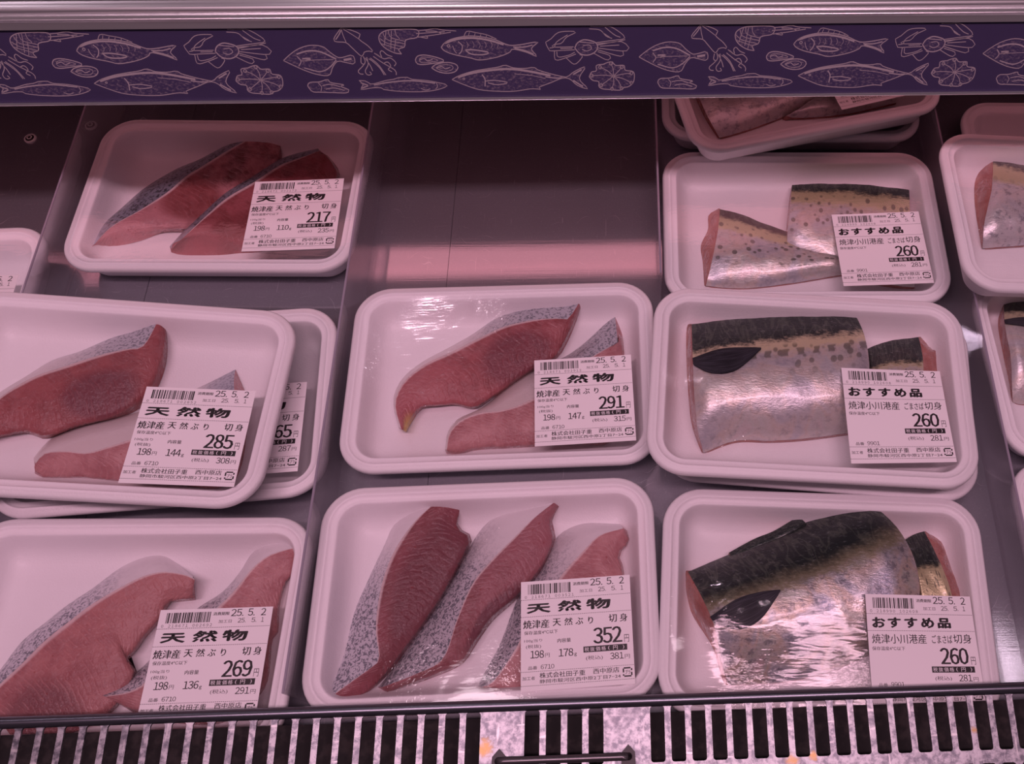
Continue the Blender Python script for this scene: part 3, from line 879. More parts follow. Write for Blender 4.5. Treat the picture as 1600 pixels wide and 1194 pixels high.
def label_art(kind, price, taxed, unit, weight, code, digits):
    """list of (verts 0..1 with y up, faces, material) for one price label"""
    A = []
    def t(txt, x0, x1, y0, y1, bold=0.02, m=1):
        V, F = glyphs(txt)
        d = bold * (y1 - y0)
        P = V * np.array([x1 - x0 - 2 * d, y1 - y0 - 1.2 * d]) + np.array([x0 + d, 1 - y1 + 0.6 * d])
        for sx, sy in (((0, 0),) if bold == 0 else ((-1, 0), (1, 0)) if bold < 0.05 else ((-1, 0), (1, 0), (0, 0.6), (0, -0.6), (0.6, 0.5), (-0.6, -0.5))):
            A.append((P + np.array([sx * d, sy * d]), F, m))
    def r(x0, x1, y0, y1, m=1):
        A.append((np.array([[x0, 1 - y1], [x1, 1 - y1], [x1, 1 - y0], [x0, 1 - y0]]), [(0, 1, 2, 3)], m))
    def dash(y, x0=0.0, x1=1.0):
        n = 60
        for i in range(n):
            a = x0 + (x1 - x0) * i / n
            r(a, a + (x1 - x0) / n * 0.62, y - 0.0022, y + 0.0022, 2)
    rnd = random.Random(digits)
    x = 0.065
    while x < 0.45:
        wd = rnd.choice((0.004, 0.004, 0.008, 0.012)); r(x, min(x + wd, 0.455), 0.03, 0.125, 1); x += wd + rnd.choice((0.004, 0.004, 0.008, 0.011))
    for i, ch in enumerate(digits):
        if ch != ' ': t(ch, 0.035 + i * 0.0305, 0.054 + i * 0.0305, 0.137, 0.163, 0.0, 2)
    t('消費期限', 0.475, 0.62, 0.035, 0.066, 0.02)
    for ch, a, b in (('25.', 0.635, 0.745), ('5.', 0.785, 0.845), ('2', 0.90, 0.945)): t(ch, a, b, 0.012, 0.078, 0.006)
    t('加工日', 0.535, 0.65, 0.107, 0.137, 0.0, 2)
    for ch, a, b in (('25.', 0.705, 0.775), ('5.', 0.825, 0.87), ('1', 0.912, 0.935)): t(ch, a, b, 0.096, 0.138, 0.0)
    dash(0.175)
    if kind == 'y':
        t('天', 0.05, 0.27, 0.215, 0.305, 0.085); t('然', 0.33, 0.55, 0.200, 0.303, 0.07); t('物', 0.59, 0.815, 0.200, 0.303, 0.08)
        dash(0.335)
        t('焼津産', 0.02, 0.255, 0.365, 0.445); t('天', 0.285, 0.36, 0.365, 0.435); t('然', 0.39, 0.465, 0.365, 0.435); t('ぶ', 0.49, 0.56, 0.37, 0.435); t('り', 0.605, 0.65, 0.37, 0.435)
        t('切', 0.79, 0.865, 0.36, 0.435); t('身', 0.89, 0.96, 0.36, 0.435)
    else:
        for ch, a in (('お', 0.045), ('す', 0.19), ('す', 0.345), ('め', 0.50), ('品', 0.655)): t(ch, a, a + 0.125, 0.205, 0.300, 0.07)
        dash(0.325)
        t('焼津小川港産', 0.035, 0.535, 0.355, 0.440, 0.005); t('ごまさば', 0.585, 0.775, 0.36, 0.435, 0.005); t('切身', 0.785, 0.955, 0.35, 0.435, 0.005)
    t('保存温度4℃以下', 0.03, 0.33, 0.465, 0.500, 0.006, 2)
    if kind == 'y':
        t('100g当り', 0.03, 0.19, 0.54, 0.573, 0.0, 2); t('(税抜)', 0.045, 0.18, 0.59, 0.628, 0.0, 2); t('内容量', 0.325, 0.445, 0.55, 0.588, 0.012)
        t(unit, 0.085, 0.205, 0.645, 0.715, 0.010); t('円', 0.215, 0.255, 0.675, 0.712, 0.0, 2)
        t(weight, 0.335, 0.465, 0.645, 0.715, 0.010); t('g', 0.472, 0.495, 0.69, 0.722, 0.0)
    t(price, 0.645, 0.905, 0.472, 0.625, 0.03); t('円', 0.922, 0.965, 0.555, 0.625, 0.0, 2)
    # white on black: the dark bar is laid as gaps between the letters
    r(0.555, 0.945, 0.640, 0.694, 1)
    for ch, a in (('税', 0.565), ('抜', 0.615), ('価', 0.665), ('格', 0.715), ('(', 0.775), ('円', 0.82), (')', 0.905)):
        V, F = glyphs(ch); wv = 0.040 if ch not in '()' else 0.014
        A.append((V * np.array([wv, 0.038]) + np.array([a, 1 - 0.686]), F, 3))
    t('(税込)', 0.575, 0.725, 0.725, 0.768, 0.0, 2); t(taxed, 0.79, 0.91, 0.712, 0.772, 0.004); t('円', 0.92, 0.965, 0.735, 0.772, 0.0, 2)
    t('品番', 0.065, 0.145, 0.783, 0.815, 0.006, 2); t(code, 0.175, 0.295, 0.775, 0.815, 0.0)
    dash(0.832)
    t('加工者', 0.015, 0.125, 0.873, 0.905, 0.006, 2)
    t('株式会社田子重', 0.165, 0.565, 0.845, 0.895, 0.012); t('西中原店', 0.635, 0.865, 0.842, 0.890, 0.008)
    t('静岡市駿河区西中原2丁目7−24', 0.165, 0.875, 0.905, 0.940, 0.004)
    dash(0.955)
    # recycling mark: a broken square loop round small kana
    lx, ly, s_ = 0.895, 0.850, 0.085; wd = 0.013
    r(lx + 0.01, lx + s_ - 0.015, ly, ly + wd); r(lx, lx + wd, ly + 0.01, ly + 0.045); r(lx, lx + wd, ly + 0.06, ly + s_ - 0.01)
    r(lx + 0.012, lx + s_ - 0.01, ly + s_ - wd, ly + s_); r(lx + s_ - wd, lx + s_, ly + 0.012, ly + 0.03); r(lx + s_ - wd, lx + s_, ly + 0.045, ly + s_ - 0.012)
    t('プラ', lx + 0.020, lx + 0.067, ly + 0.024, ly + 0.062, 0.01)
    return A


def price_label(tr, quad, **kw):
    """quad: photo pixels of tl, tr, br, bl of the paper"""
    q = [tr.at(x, y, H - FLOOR + 0.0012) for x, y in quad]
    c = (q[0] + q[1] + q[2] + q[3]) / 4
    ex = ((q[1] - q[0]) + (q[2] - q[3])); a = math.atan2(ex.y, ex.x)
    ca, sa = math.cos(a), math.sin(a)
    art = label_art(**kw)
    # the paper stays fairly stiff: follow a blurred film surface, and never dip below it
    G = 13
    hz = np.zeros((G, G))
    for j in range(G):
        for i in range(G):
            lx, ly = (i / (G - 1) - 0.5) * LW, (j / (G - 1) - 0.5) * LH
            hz[j, i] = tr.fz(c.x + lx * ca - ly * sa, c.y + lx * sa + ly * ca)
    ii, jj = np.meshgrid(np.linspace(0, 1, G), np.linspace(0, 1, G))
    Aq = np.stack([np.ones(G * G), ii.ravel(), jj.ravel(), ii.ravel() ** 2, jj.ravel() ** 2, (ii * jj).ravel()], 1)
    cf, *_ = np.linalg.lstsq(Aq, hz.ravel(), rcond=None)
    fit = (Aq @ cf).reshape(G, G)
    cf[0] += float((hz - fit).max()) + 0.0004
    def zz(u, v): return cf[0] + cf[1] * u + cf[2] * v + cf[3] * u * u + cf[4] * v * v + cf[5] * u * v
    V = []; F = []; mi = []
    def add(P, faces, m, off):
        i = len(V)
        for u, v in P:
            lx, ly = (u - 0.5) * LW, (v - 0.5) * LH
            V.append((c.x + lx * ca - ly * sa, c.y + lx * sa + ly * ca, zz(u, v) + off))
        for f in faces: F.append(tuple(i + k for k in f)); mi.append(m)
    gp = [(i / (G - 1), j / (G - 1)) for j in range(G) for i in range(G)]
    gf = [(j * G + i, j * G + i + 1, (j + 1) * G + i + 1, (j + 1) * G + i) for j in range(G - 1) for i in range(G - 1)]
    add(gp, gf, 0, 0.00012); add(gp, [f[::-1] for f in gf], 0, 0.0)
    edge = [j for j in range(G)] + [j * G + G - 1 for j in range(1, G)] + [(G - 1) * G + i for i in range(G - 2, -1, -1)] + [j * G for j in range(G - 2, 0, -1)]
    for a_, b_ in zip(edge, edge[1:] + edge[:1]):
        F.append((a_, b_, G * G + b_, G * G + a_)); mi.append(0)
    for P, fs, m in art:
        if m == 3: add(P, fs, 0, 0.00028)
        else: add(P, fs, m, 0.00020)
    o = mesh_obj('price_label', V, F, [M['paper'], M['ink'], M['ink_grey']], tr.ob, midx=mi, smooth=False)
    o['label'] = 'white printed price label reading %s' % kw['price']
    return o


# ------------------------------------------------------------------ fish
def grid_faces(nu, nv, flip=False):
    F = [(i * nv + j, (i + 1) * nv + j, (i + 1) * nv + j + 1, i * nv + j + 1) for i in range(nu - 1) for j in range(nv - 1)]
    return [f[::-1] for f in F] if flip else F


def wob(x, y, s, a):
    return a * (math.sin(x * s * 1.3 + y * s * 0.7) + math.sin(x * s * 0.6 - y * s * 1.7 + 1.3) + 0.6 * math.sin(x * s * 2.9 + y * s * 2.1 + 0.4)) / 2.6


def fillet(tr, S, R, E, B, h, hE, flesh, skin, label, n=34, lift=0.0, taper=0.55, bulge=0.0012, group='yellowtail fillets'):
    """steak slice lying on its side: S skin base, R upper skin edge, E outer edge of cut face, B its base (photo pixels)"""
    S, R, E, B = (resample(p, n) for p in (S, R, E, B))
    prof = [taper + (1 - taper) * math.sin(math.pi * (0.06 + 0.88 * i / (n - 1))) ** 0.6 for i in range(n)]
    sk = []; sk_uv = []; fl = []; fl_uv = []
    ns, nf, nb = 6, 12, 4
    for i in range(n):
        u = i / (n - 1); hh = h * prof[i]; he = min(hE * (0.75 + 0.25 * prof[i]), hh * 0.92)
        s = tr.at(*S[i], lift + 0.0004); r = tr.at(*R[i], lift + hh); e = tr.at(*E[i], lift + he); b = tr.at(*B[i], 0.0004)
        for j in range(ns):
            t = j / (ns - 1)
            p = s.lerp(r, t); p.z += math.sin(math.pi * t) * hh * 0.16
            sk.append(p); sk_uv.append((u, t))
        for j in range(nf):
            t = j / (nf - 1)
            p = r.lerp(e, t)
            p.z += math.sin(math.pi * t) * bulge + wob(p.x, p.y, 420, 0.00035) * math.sin(math.pi * min(1, t * 1.2))
            if j == 0: p.z -= 0.00005
            fl.append(p); fl_uv.append((u, t * 0.86))
        for j in range(1, nb + 1):
            t = j / nb
            p = e.lerp(b, t); p.z = e.z + (b.z - e.z) * t ** 0.8
            out = (b - e); out.z = 0
            fl.append(p); fl_uv.append((u, 0.86 + 0.14 * t))
    root = empty('yellowtail_fillet', tr.m)
    tag(root, label, 'fish fillet', group)
    nv = nf + nb
    F = grid_faces(n, nv)
    # end faces, closed under the slice by a flat base
    V = list(fl); uv = list(fl_uv)
    for i in (0, n - 1):
        row = [i * nv + j for j in range(nv)]
        base = tr.at(*S[i], lift + 0.0004)
        k = len(V); V.append(base); uv.append((0.0 if i == 0 else 1.0, 0.3))
        # skin side edge of the end face
        edge = []
        for j in range(1, ns - 1):
            edge.append(len(V)); V.append(sk[i * ns + j].copy()); uv.append((0.0 if i == 0 else 1.0, 0.05))
        loop = [k] + edge + row
        cen = Vector((0, 0, 0))
        for q in loop: cen += V[q]
        cen /= len(loop)
        kc = len(V); V.append(cen); uv.append((0.02 if i == 0 else 0.98, 0.4))
        for a, b in zip(loop, loop[1:] + loop[:1]):
            F.append((kc, a, b) if i == 0 else (kc, b, a))
    # underside
    k0 = len(V)
    for i in range(n):
        V.append(tr.at(*S[i], lift + 0.0004)); uv.append((i / (n - 1), 1.0))
    for i in range(n - 1):
        F.append((k0 + i, k0 + i + 1, (i + 1) * nv + nv - 1, i * nv + nv - 1))
    of = mesh_obj('flesh', V, F, flesh, root, uv=uv)
    os_ = mesh_obj('skin', sk, grid_faces(n, ns), skin, root, uv=sk_uv)
    tr.fish += [of, os_]
    return root


def mackerel(tr, T, Bt, L, Rr, h, flesh, skin, label, LO=None, RO=None, fin=None, lift=0.0, edge=0.006, n=30, m=22, peak=0.42, zend=(0.75, 0.75)):
    """mackerel half, skin up. T/Bt: back and belly edges left to right, L/Rr: end edges back to belly (photo pixels).
    LO/RO: outer line of the flesh that shows beyond an end"""
    T = resample(T, n); Bt = resample(Bt, n); L = resample(L, m); Rr = resample(Rr, m)
    V = []; uv = []
    for i in range(n):
        u = i / (n - 1)
        for j in range(m):
            v = j / (m - 1)
            p = (1 - v) * T[i] + v * Bt[i] + (1 - u) * L[j] + u * Rr[j] - ((1 - u) * (1 - v) * T[0] + u * (1 - v) * T[-1] + (1 - u) * v * Bt[0] + u * v * Bt[-1])
            a = v / peak if v < peak else (1 - v) / (1 - peak)
            arch = math.sin(min(1, a) * math.pi / 2) ** 0.75
            eu = min(1.0, min(u, 1 - u) / 0.12)
            zf = (zend[0] if u < 0.5 else zend[1]); ef = zf + (1 - zf) * math.sin(eu * math.pi / 2)
            lo = edge * (1 - v) + 0.0022 * v
            z = lift + lo + (h - lo) * arch * ef
            q = tr.at(p[0], p[1], z)
            q.z += wob(q.x, q.y, 260, 0.0004)
            V.append(q); uv.append((u, v))
    root = empty('mackerel_fillet', tr.m)
    tag(root, label, 'fish fillet', 'mackerel fillets')
    os_ = mesh_obj('skin', V, grid_faces(n, m, True), skin, root, uv=uv)
    # flesh: rim of the skin down to the tray, flaring out at cut ends
    loop = [(i, 0) for i in range(n)] + [(n - 1, j) for j in range(1, m)] + [(i, m - 1) for i in range(n - 2, -1, -1)] + [(0, j) for j in range(m - 2, 0, -1)]
    lo_ = resample(LO, m) if LO else None; ro_ = resample(RO, m) if RO else None
    FV = []; FU = []; FF = []
    K = 5
    for q, (i, j) in enumerate(loop):
        top = V[i * m + j]
        bot = Vector((top.x, top.y, FLOOR + 0.0004 + lift * 0.0))
        if i == 0 and lo_ is not None: bot = tr.at(*lo_[j], 0.0006)
        if i == n - 1 and ro_ is not None: bot = tr.at(*ro_[j], 0.0006)
        for k in range(K):
            t = k / (K - 1)
            p = top.lerp(bot, t)
            if k == 0: p.z -= 0.00015
            hd = Vector((bot.x - top.x, bot.y - top.y, 0)).length
            if hd > 0.002: p.z = top.z + (bot.z - top.z) * t ** 1.6 - 0.00015
            p.z += wob(p.x, p.y, 700, 0.0003) * (1 if 0 < k < K - 1 else 0)
            FV.append(p); FU.append((q / len(loop), 0.15 + 0.7 * t))
    nl = len(loop)
    for q in range(nl):
        r_ = (q + 1) % nl
        for k in range(K - 1):
            FF.append((q * K + k, r_ * K + k, r_ * K + k + 1, q * K + k + 1))
    FF.append(tuple(q * K + K - 1 for q in range(nl - 1, -1, -1)))
    of = mesh_obj('flesh', FV, FF, flesh, root, uv=FU)
    tr.fish += [os_, of]
    if fin:
        tree = BVHTree.FromPolygons([v.copy() for v in V], grid_faces(n, m, True))
        up_, lo2 = (resample(p, 14) for p in fin)
        PV = []; PU = []
        for side in (0.0013, 0.0005):
            for i in range(14):
                for j in range(5):
                    p = up_[i] * (1 - j / 4) + lo2[i] * (j / 4)
                    c = tr.mi @ CAM; d = (tr.mi.to_3x3() @ ray(*p)).normalized()
                    hit = tree.ray_cast(c, d)
                    q = hit[0] + hit[1] * (side if hit[1].z > 0 else -side) if hit[0] is not None else tr.at(p[0], p[1], h * 0.8)
                    PV.append(q + Vector((0, 0, 0.0004 * math.sin(math.pi * i / 13)))); PU.append((i / 13, j / 4))
        G_ = grid_faces(14, 5, True)
        of_ = mesh_obj('pectoral_fin', PV, G_ + [tuple(70 + q for q in f[::-1]) for f in G_], M['fin'], root, uv=PU)
        of_['label'] = 'dark pectoral fin'
    return root


k = NT('dark_fin')
u_, v_, _ = k.sep(k.uvw())
ra = k.noise(k.scale(k.uvw(), (3, 26, 1)), 1, 2)
M['fin'] = k.fin(Base_Color=k.mix(k.step(ra, 0.4, 0.7), (0.016, 0.016, 0.022), (0.05, 0.05, 0.065)), Roughness=0.55, Specular_IOR_Level=0.25)
M['mflesh'] = mat_flesh('mackerel_flesh', (0.42, 0.20, 0.17), (0.30, 0.10, 0.085), (0.22, 0.07, 0.07), (0.5, 2.0), (0.1, 0.1), 0.0, 0.12)

TR = {}
TR['217'] = Tray(-0.2795, 0.3972, 0.0244, -1.28, -0.22, 0.30, 0.1905, 0.1286, 'white wrapped foam tray with two dark-skinned red fillets, priced 217')
TR['285'] = Tray(-0.3005, 0.2288, 0.0558, -2.99, 0.15, -4.71, 0.1915, 0.1252, 'white wrapped foam tray priced 285, tilted on top of another tray at left')
TR['265'] = Tray(-0.2805, 0.2358, 0.0241, 3.66, 0, 0, 0.1905, 0.1279, 'white wrapped foam tray mostly covered by the 285 tray, right rim and label showing')
TR['269'] = Tray(-0.2800, 0.1025, 0.0240, -0.86, 0, 0, 0.1914, 0.1272, 'white wrapped foam tray of two pink fillets priced 269, at bottom left')
TR['291'] = Tray(-0.0827, 0.2557, 0.0241, 1.08, 0, 0, 0.1914, 0.1281, 'white wrapped foam tray of two curved fillets priced 291, in the middle')
TR['352'] = Tray(-0.0850, 0.1198, 0.0240, 1.24, 0, 0, 0.1908, 0.1272, 'white wrapped foam tray of three speckled-skin fillets priced 352')
TR['upper260'] = Tray(0.1164, 0.3661, 0.0240, -0.71, 0, 0.1, 0.1919, 0.1266, 'white wrapped foam tray of two spotted mackerel pieces, rearmost full tray priced 260')
TR['middle260'] = Tray(0.1041, 0.2330, 0.0486, -4.28, -1.1, -0.3, 0.1915, 0.1250, 'white wrapped foam tray priced 260 stacked on another, mackerel with gold stripe')
TR['under'] = Tray(0.1139, 0.2372, 0.0240, -5.98, 0, 0, 0.1914, 0.1272, 'white foam tray hidden beneath the gold-stripe mackerel tray, lower edge showing')
TR['lower260'] = Tray(0.1042, 0.1093, 0.0240, -3.34, 0, 0, 0.1850, 0.1272, 'white wrapped foam tray of dark arched mackerel priced 260, against front grille')
TR['back'] = Tray(0.1195, 0.4881, 0.0488, 13.20, 0, 0, 0.1870, 0.1272, 'white wrapped foam tray set askew at the back, half hidden by purple strip')
TR['backunder'] = Tray(0.1176, 0.5040, 0.0241, -0.67, 0, 0, 0.1900, 0.1272, 'white foam tray below the askew tray at the back, right corner showing')
TR['right'] = Tray(0.2995, 0.3498, 0.0560, -0.30, -0.2, -3.9, 0.1914, 0.1254, 'white wrapped foam tray cut off at right edge, raised on the divider, mackerel inside')
TR['rightback'] = Tray(0.3370, 0.4111, 0.0240, -0.77, 0, 0, 0.1914, 0.1272, 'empty-looking white foam tray at upper right behind the raised tray')
TR['rightmid'] = Tray(0.3185, 0.2567, 0.0240, 1.69, 0, 0, 0.1914, 0.1272, 'white wrapped foam tray at right edge below the raised tray, dark-finned fish')
TR['rightlow'] = Tray(0.3175, 0.1265, 0.0240, 0.41, 0, 0, 0.1914, 0.1272, 'lowest white foam tray at the right edge, only its corner showing')
TR['left'] = Tray(-0.4790, 0.3032, 0.0240, 2.28, 0, 0, 0.1914, 0.1272, 'white wrapped foam tray at far left edge behind the clear divider')

# skins and flesh of the yellowtail
SK_DARK = mat_skin('dark_blue_skin', (0.40, 0.42, 0.50), (0.22, 0.24, 0.29), (0.03, 0.034, 0.042), 0.02, 0.22, 0.92, 420)
SK_SILVER = mat_skin('silver_skin', (0.66, 0.60, 0.60), (0.46, 0.465, 0.51), (0.09, 0.095, 0.12), 0.30, 0.85, 0.75, 560)
SK_SPECK = mat_skin('speckled_skin', (0.44, 0.47, 0.54), (0.72, 0.66, 0.65), (0.72, 0.66, 0.65), 0.45, 0.80, 0.0, 560)
k = NT('speckled_belly_skin')
uu, vv, _ = k.sep(k.uvw()); ob_ = k.obj()
g = k.step(k.math('ADD', uu, k.math('MULTIPLY', k.math('SUBTRACT', k.noise(ob_, 60), 0.5), 0.2)), 0.80, 0.48)
sp = k.math('MULTIPLY', k.step(k.noise(ob_, 560, 2, 0.6, 0.9), 0.49, 0.56), g)
M['speck'] = k.fin(Base_Color=k.mix(k.math('MULTIPLY', sp, 0.9), k.mix(g, (0.72, 0.68, 0.70), (0.58, 0.57, 0.62)), (0.13, 0.135, 0.17)), Roughness=0.36, Metallic=0.15, Coat_Weight=0.3, Normal=k.bump(k.noise(ob_, 700, 2), 0.2, 0.0008))

# --- tray 217
c = crop(80, 170, 3.077); t = TR['217']
fillet(t, c([(165, 690), (215, 580), (330, 480), (450, 380), (600, 290), (720, 240), (830, 180), (900, 140), (960, 110), (1012, 110)]),
       c([(180, 685), (285, 570), (430, 485), (560, 400), (640, 330), (720, 280), (850, 200), (930, 155), (985, 128), (1018, 114)]),
       c([(200, 665), (320, 610), (430, 590), (520, 575), (640, 575), (760, 560), (900, 490), (1020, 360), (1090, 240), (1105, 140)]),
       c([(185, 700), (310, 665), (430, 635), (540, 595), (650, 590), (780, 575), (910, 505), (1030, 370), (1110, 250), (1120, 145)]),
       0.014, 0.009, mat_flesh('flesh_dark_red', line=0.2, bc=(0.52, 0.35), br=(0.13, 0.4), endpale=(0.40, 0.2), pale=(0.46, 0.21, 0.225), red=(0.167, 0.042, 0.045), blood=(0.190, 0.033, 0.033)), SK_DARK, 'larger dark-skinned red fillet, upper one in the 217 tray')
fillet(t, c([(572, 668), (640, 590), (745, 490), (840, 400), (960, 330), (1090, 250), (1180, 215), (1285, 197)]),
       c([(578, 672), (650, 605), (755, 505), (850, 425), (970, 355), (1100, 272), (1190, 238), (1288, 202)]),
       c([(600, 640), (700, 618), (800, 622), (900, 640), (1000, 640), (1150, 560), (1300, 450), (1370, 330), (1360, 280), (1330, 235)]),
       c([(577, 690), (640, 705), (800, 705), (900, 695), (1050, 680), (1200, 600), (1330, 460), (1385, 330), (1380, 290), (1340, 232)]),
       0.016, 0.011, mat_flesh('flesh_red', line=0.2, bc=(0.35, 0.55), br=(0.15, 0.25), endpale=(0.2, 0.15), pale=(0.319, 0.095, 0.108), red=(0.198, 0.044, 0.047), blood=(0.167, 0.036, 0.040)), SK_DARK, 'smaller red fillet partly under the 217 label', lift=0.0)
# --- tray 285
c = crop(0, 340, 2.5407); t = TR['285']
fillet(t, c([(-60, 770), (0, 700), (100, 640), (200, 570), (320, 530), (430, 480), (520, 440), (620, 396)]),
       c([(-70, 800), (0, 715), (130, 635), (260, 590), (400, 545), (500, 522), (568, 508), (632, 400)]),
       c([(-60, 880), (0, 862), (110, 845), (180, 865), (300, 825), (420, 795), (500, 760), (580, 690), (640, 560), (660, 430)]),
       c([(-60, 890), (0, 874), (110, 858), (180, 878), (300, 838), (430, 805), (515, 780), (600, 720), (655, 600), (672, 460)]),
       0.016, 0.010, mat_flesh('flesh_285', bc=(0.55, 0.55), br=(0.17, 0.33), **RED), SK_SILVER, 'large red fillet with grey skin in the 285 tray', taper=0.7)
fillet(t, c([(138, 950), (200, 880), (300, 830), (420, 800), (520, 780), (640, 740), (800, 670), (935, 603)]),
       c([(142, 975), (180, 935), (260, 928), (340, 935), (430, 910), (520, 880), (650, 830), (800, 760), (930, 690)]),
       c([(140, 1010), (180, 1028), (330, 1028), (480, 1043), (700, 1058), (860, 1070), (940, 980), (972, 800), (965, 700)]),
       c([(138, 1020), (180, 1038), (330, 1036), (480, 1050), (700, 1066), (880, 1082), (960, 1000), (985, 800), (975, 695)]),
       0.015, 0.007, mat_flesh('flesh_285_pale', bc=(0.6, 0.5), br=(0.14, 0.3), **ROSE), mat_skin('white_skin', (0.74, 0.68, 0.68), (0.42, 0.44, 0.50), (0.2, 0.2, 0.25), 0.70, 0.95, 0.7), 'pale white-skinned fillet half under the 285 label')
# --- tray 269
c = crop(0, 780, 2.884); t = TR['269']
fillet(t, c([(-70, 850), (0, 770), (100, 640), (200, 560), (300, 480), (420, 400), (540, 310), (640, 260), (730, 245), (800, 290), (872, 350)]),
       c([(-60, 900), (0, 835), (100, 740), (200, 640), (300, 560), (420, 470), (540, 400), (640, 350), (730, 328), (830, 340), (878, 362)]),
       c([(60, 1080), (300, 1060), (480, 960), (560, 860), (600, 775), (565, 725), (600, 680), (650, 610), (720, 530), (750, 465), (810, 452), (868, 445)]),
       c([(60, 1090), (310, 1070), (495, 970), (575, 870), (618, 785), (580, 725), (612, 690), (660, 620), (732, 540), (765, 468), (815, 462), (880, 455)]),
       0.016, 0.009, mat_flesh('flesh_269', bc=(0.16, 0.62), br=(0.16, 0.40), line=0.55, endpale=(0.6, 0.3), **PINK), M['speck'], 'large striped pink fillet with grey skin in the 269 tray', taper=0.65)
fillet(t, c([(460, 880), (560, 820), (660, 740), (780, 610), (880, 500), (1000, 420), (1080, 330), (1150, 220), (1250, 165), (1340, 200)]),
       c([(470, 888), (580, 868), (660, 820), (800, 680), (960, 510), (1050, 420), (1130, 320), (1200, 260), (1280, 230), (1350, 216)]),
       c([(640, 970), (800, 1000), (1000, 1000), (1180, 850), (1215, 640), (1245, 600), (1250, 480), (1285, 370), (1335, 320), (1350, 245)]),
       c([(640, 985), (800, 1015), (1000, 1015), (1195, 855), (1228, 645), (1258, 600), (1263, 480), (1296, 372), (1345, 325), (1357, 245)]),
       0.015, 0.008, mat_flesh('flesh_269_rose', bc=(0.3, 0.5), br=(0.15, 0.3), line=0.4, **ROSE), M['speck'], 'pink fillet at right side of the 269 tray, partly under its label', taper=0.7)
# --- tray 291
c = crop(520, 430, 3.077); t = TR['291']
fillet(t, c([(318, 735), (293, 640), (300, 565), (345, 488), (440, 415), (560, 348), (680, 278), (800, 193), (950, 128), (1140, 72), (1212, 72)]),
       c([(330, 742), (300, 640), (310, 568), (358, 495), (450, 425), (570, 370), (700, 305), (830, 245), (980, 213), (1080, 207), (1134, 206), (1212, 85)]),
       c([(348, 748), (374, 685), (420, 630), (500, 622), (590, 613), (680, 632), (770, 575), (870, 505), (980, 435), (1060, 395), (1110, 320), (1200, 140)]),
       c([(352, 757), (384, 700), (430, 642), (505, 632), (592, 624), (684, 644), (778, 588), (878, 518), (990, 447), (1070, 405), (1122, 335), (1222, 110)]),
       0.016, 0.010, mat_flesh('flesh_291', tip=(0.62, 0.44, 0.16), bc=(0.62, 0.55), br=(0.15, 0.42), line=0.3, endpale=(0.3, 0.2), pale=(0.383, 0.127, 0.139), red=(0.246, 0.052, 0.058), blood=(0.155, 0.043, 0.059)), mat_skin('silver_skin_pointed', (0.70, 0.62, 0.62), (0.46, 0.465, 0.51), (0.09, 0.095, 0.12), 0.42, 0.75, 0.75, 560), 'curved red fillet with grey skin, upper one in the 291 tray', taper=0.65)
fillet(t, c([(540, 845), (553, 760), (600, 695), (680, 660), (760, 605), (860, 520), (970, 450), (1120, 390), (1240, 300), (1355, 180)]),
       c([(548, 840), (560, 762), (610, 702), (700, 664), (800, 652), (900, 622), (1000, 570), (1120, 480), (1250, 390), (1370, 325)]),
       c([(560, 852), (620, 848), (690, 828), (850, 820), (970, 813), (1150, 803), (1320, 793), (1378, 600), (1392, 400), (1385, 300)]),
       c([(545, 866), (610, 868), (690, 845), (850, 836), (970, 828), (1150, 813), (1340, 805), (1395, 600), (1405, 390), (1395, 290)]),
       0.015, 0.008, mat_flesh('flesh_291_pink', bc=(0.6, 0.6), br=(0.12, 0.3), line=0.3, **ROSE), mat_skin('silver_skin_b', (0.72, 0.65, 0.64), (0.46, 0.465, 0.51), (0.09, 0.095, 0.12), 0.45, 0.85, 0.75, 560), 'pink fillet with grey pointed tip, half under the 291 label', taper=0.65)
# --- tray 352
c = crop(450, 740, 2.712); t = TR['352']
fillet(t, c([(110, 985), (150, 900), (205, 800), (270, 600), (330, 470), (410, 300), (450, 210), (540, 140), (640, 95)]),
       c([(140, 975), (250, 895), (360, 815), (385, 780), (372, 650), (395, 480), (450, 330), (540, 200), (640, 110)]),
       c([(220, 975), (330, 925), (430, 825), (480, 755), (560, 645), (650, 515), (755, 310), (762, 268), (712, 225), (728, 135), (690, 100)]),
       c([(215, 990), (335, 938), (438, 838), (490, 765), (570, 655), (660, 525), (768, 315), (775, 262), (722, 222), (738, 130), (692, 95)]),
       0.016, 0.010, mat_flesh('flesh_352_a', bc=(0.62, 0.6), br=(0.30, 0.42), line=0.22, pale=(0.274, 0.089, 0.105), red=(0.198, 0.053, 0.062), blood=(0.144, 0.044, 0.056)), M['speck'], 'leftmost of three fillets in the 352 tray, speckled grey skin', taper=0.75)
fillet(t, c([(380, 908), (470, 790), (560, 660), (650, 520), (760, 330), (820, 230), (870, 170), (960, 135), (1110, 120)]),
       c([(400, 905), (540, 850), (655, 785), (715, 620), (780, 470), (860, 370), (960, 270), (1040, 190), (1125, 124)]),
       c([(420, 925), (600, 858), (730, 795), (785, 715), (855, 615), (955, 525), (1055, 415), (1118, 290), (1108, 200), (1148, 140)]),
       c([(420, 938), (605, 870), (738, 808), (797, 725), (868, 625), (968, 535), (1068, 425), (1132, 290), (1122, 200), (1158, 142)]),
       0.015, 0.010, mat_flesh('flesh_352_b', bc=(0.5, 0.8), br=(0.16, 0.22), line=0.5, endpale=(0.65, 0.2), pale=(0.312, 0.119, 0.137), red=(0.220, 0.065, 0.072), blood=(0.122, 0.040, 0.056)), M['speck'], 'middle one of three fillets in the 352 tray', taper=0.75)
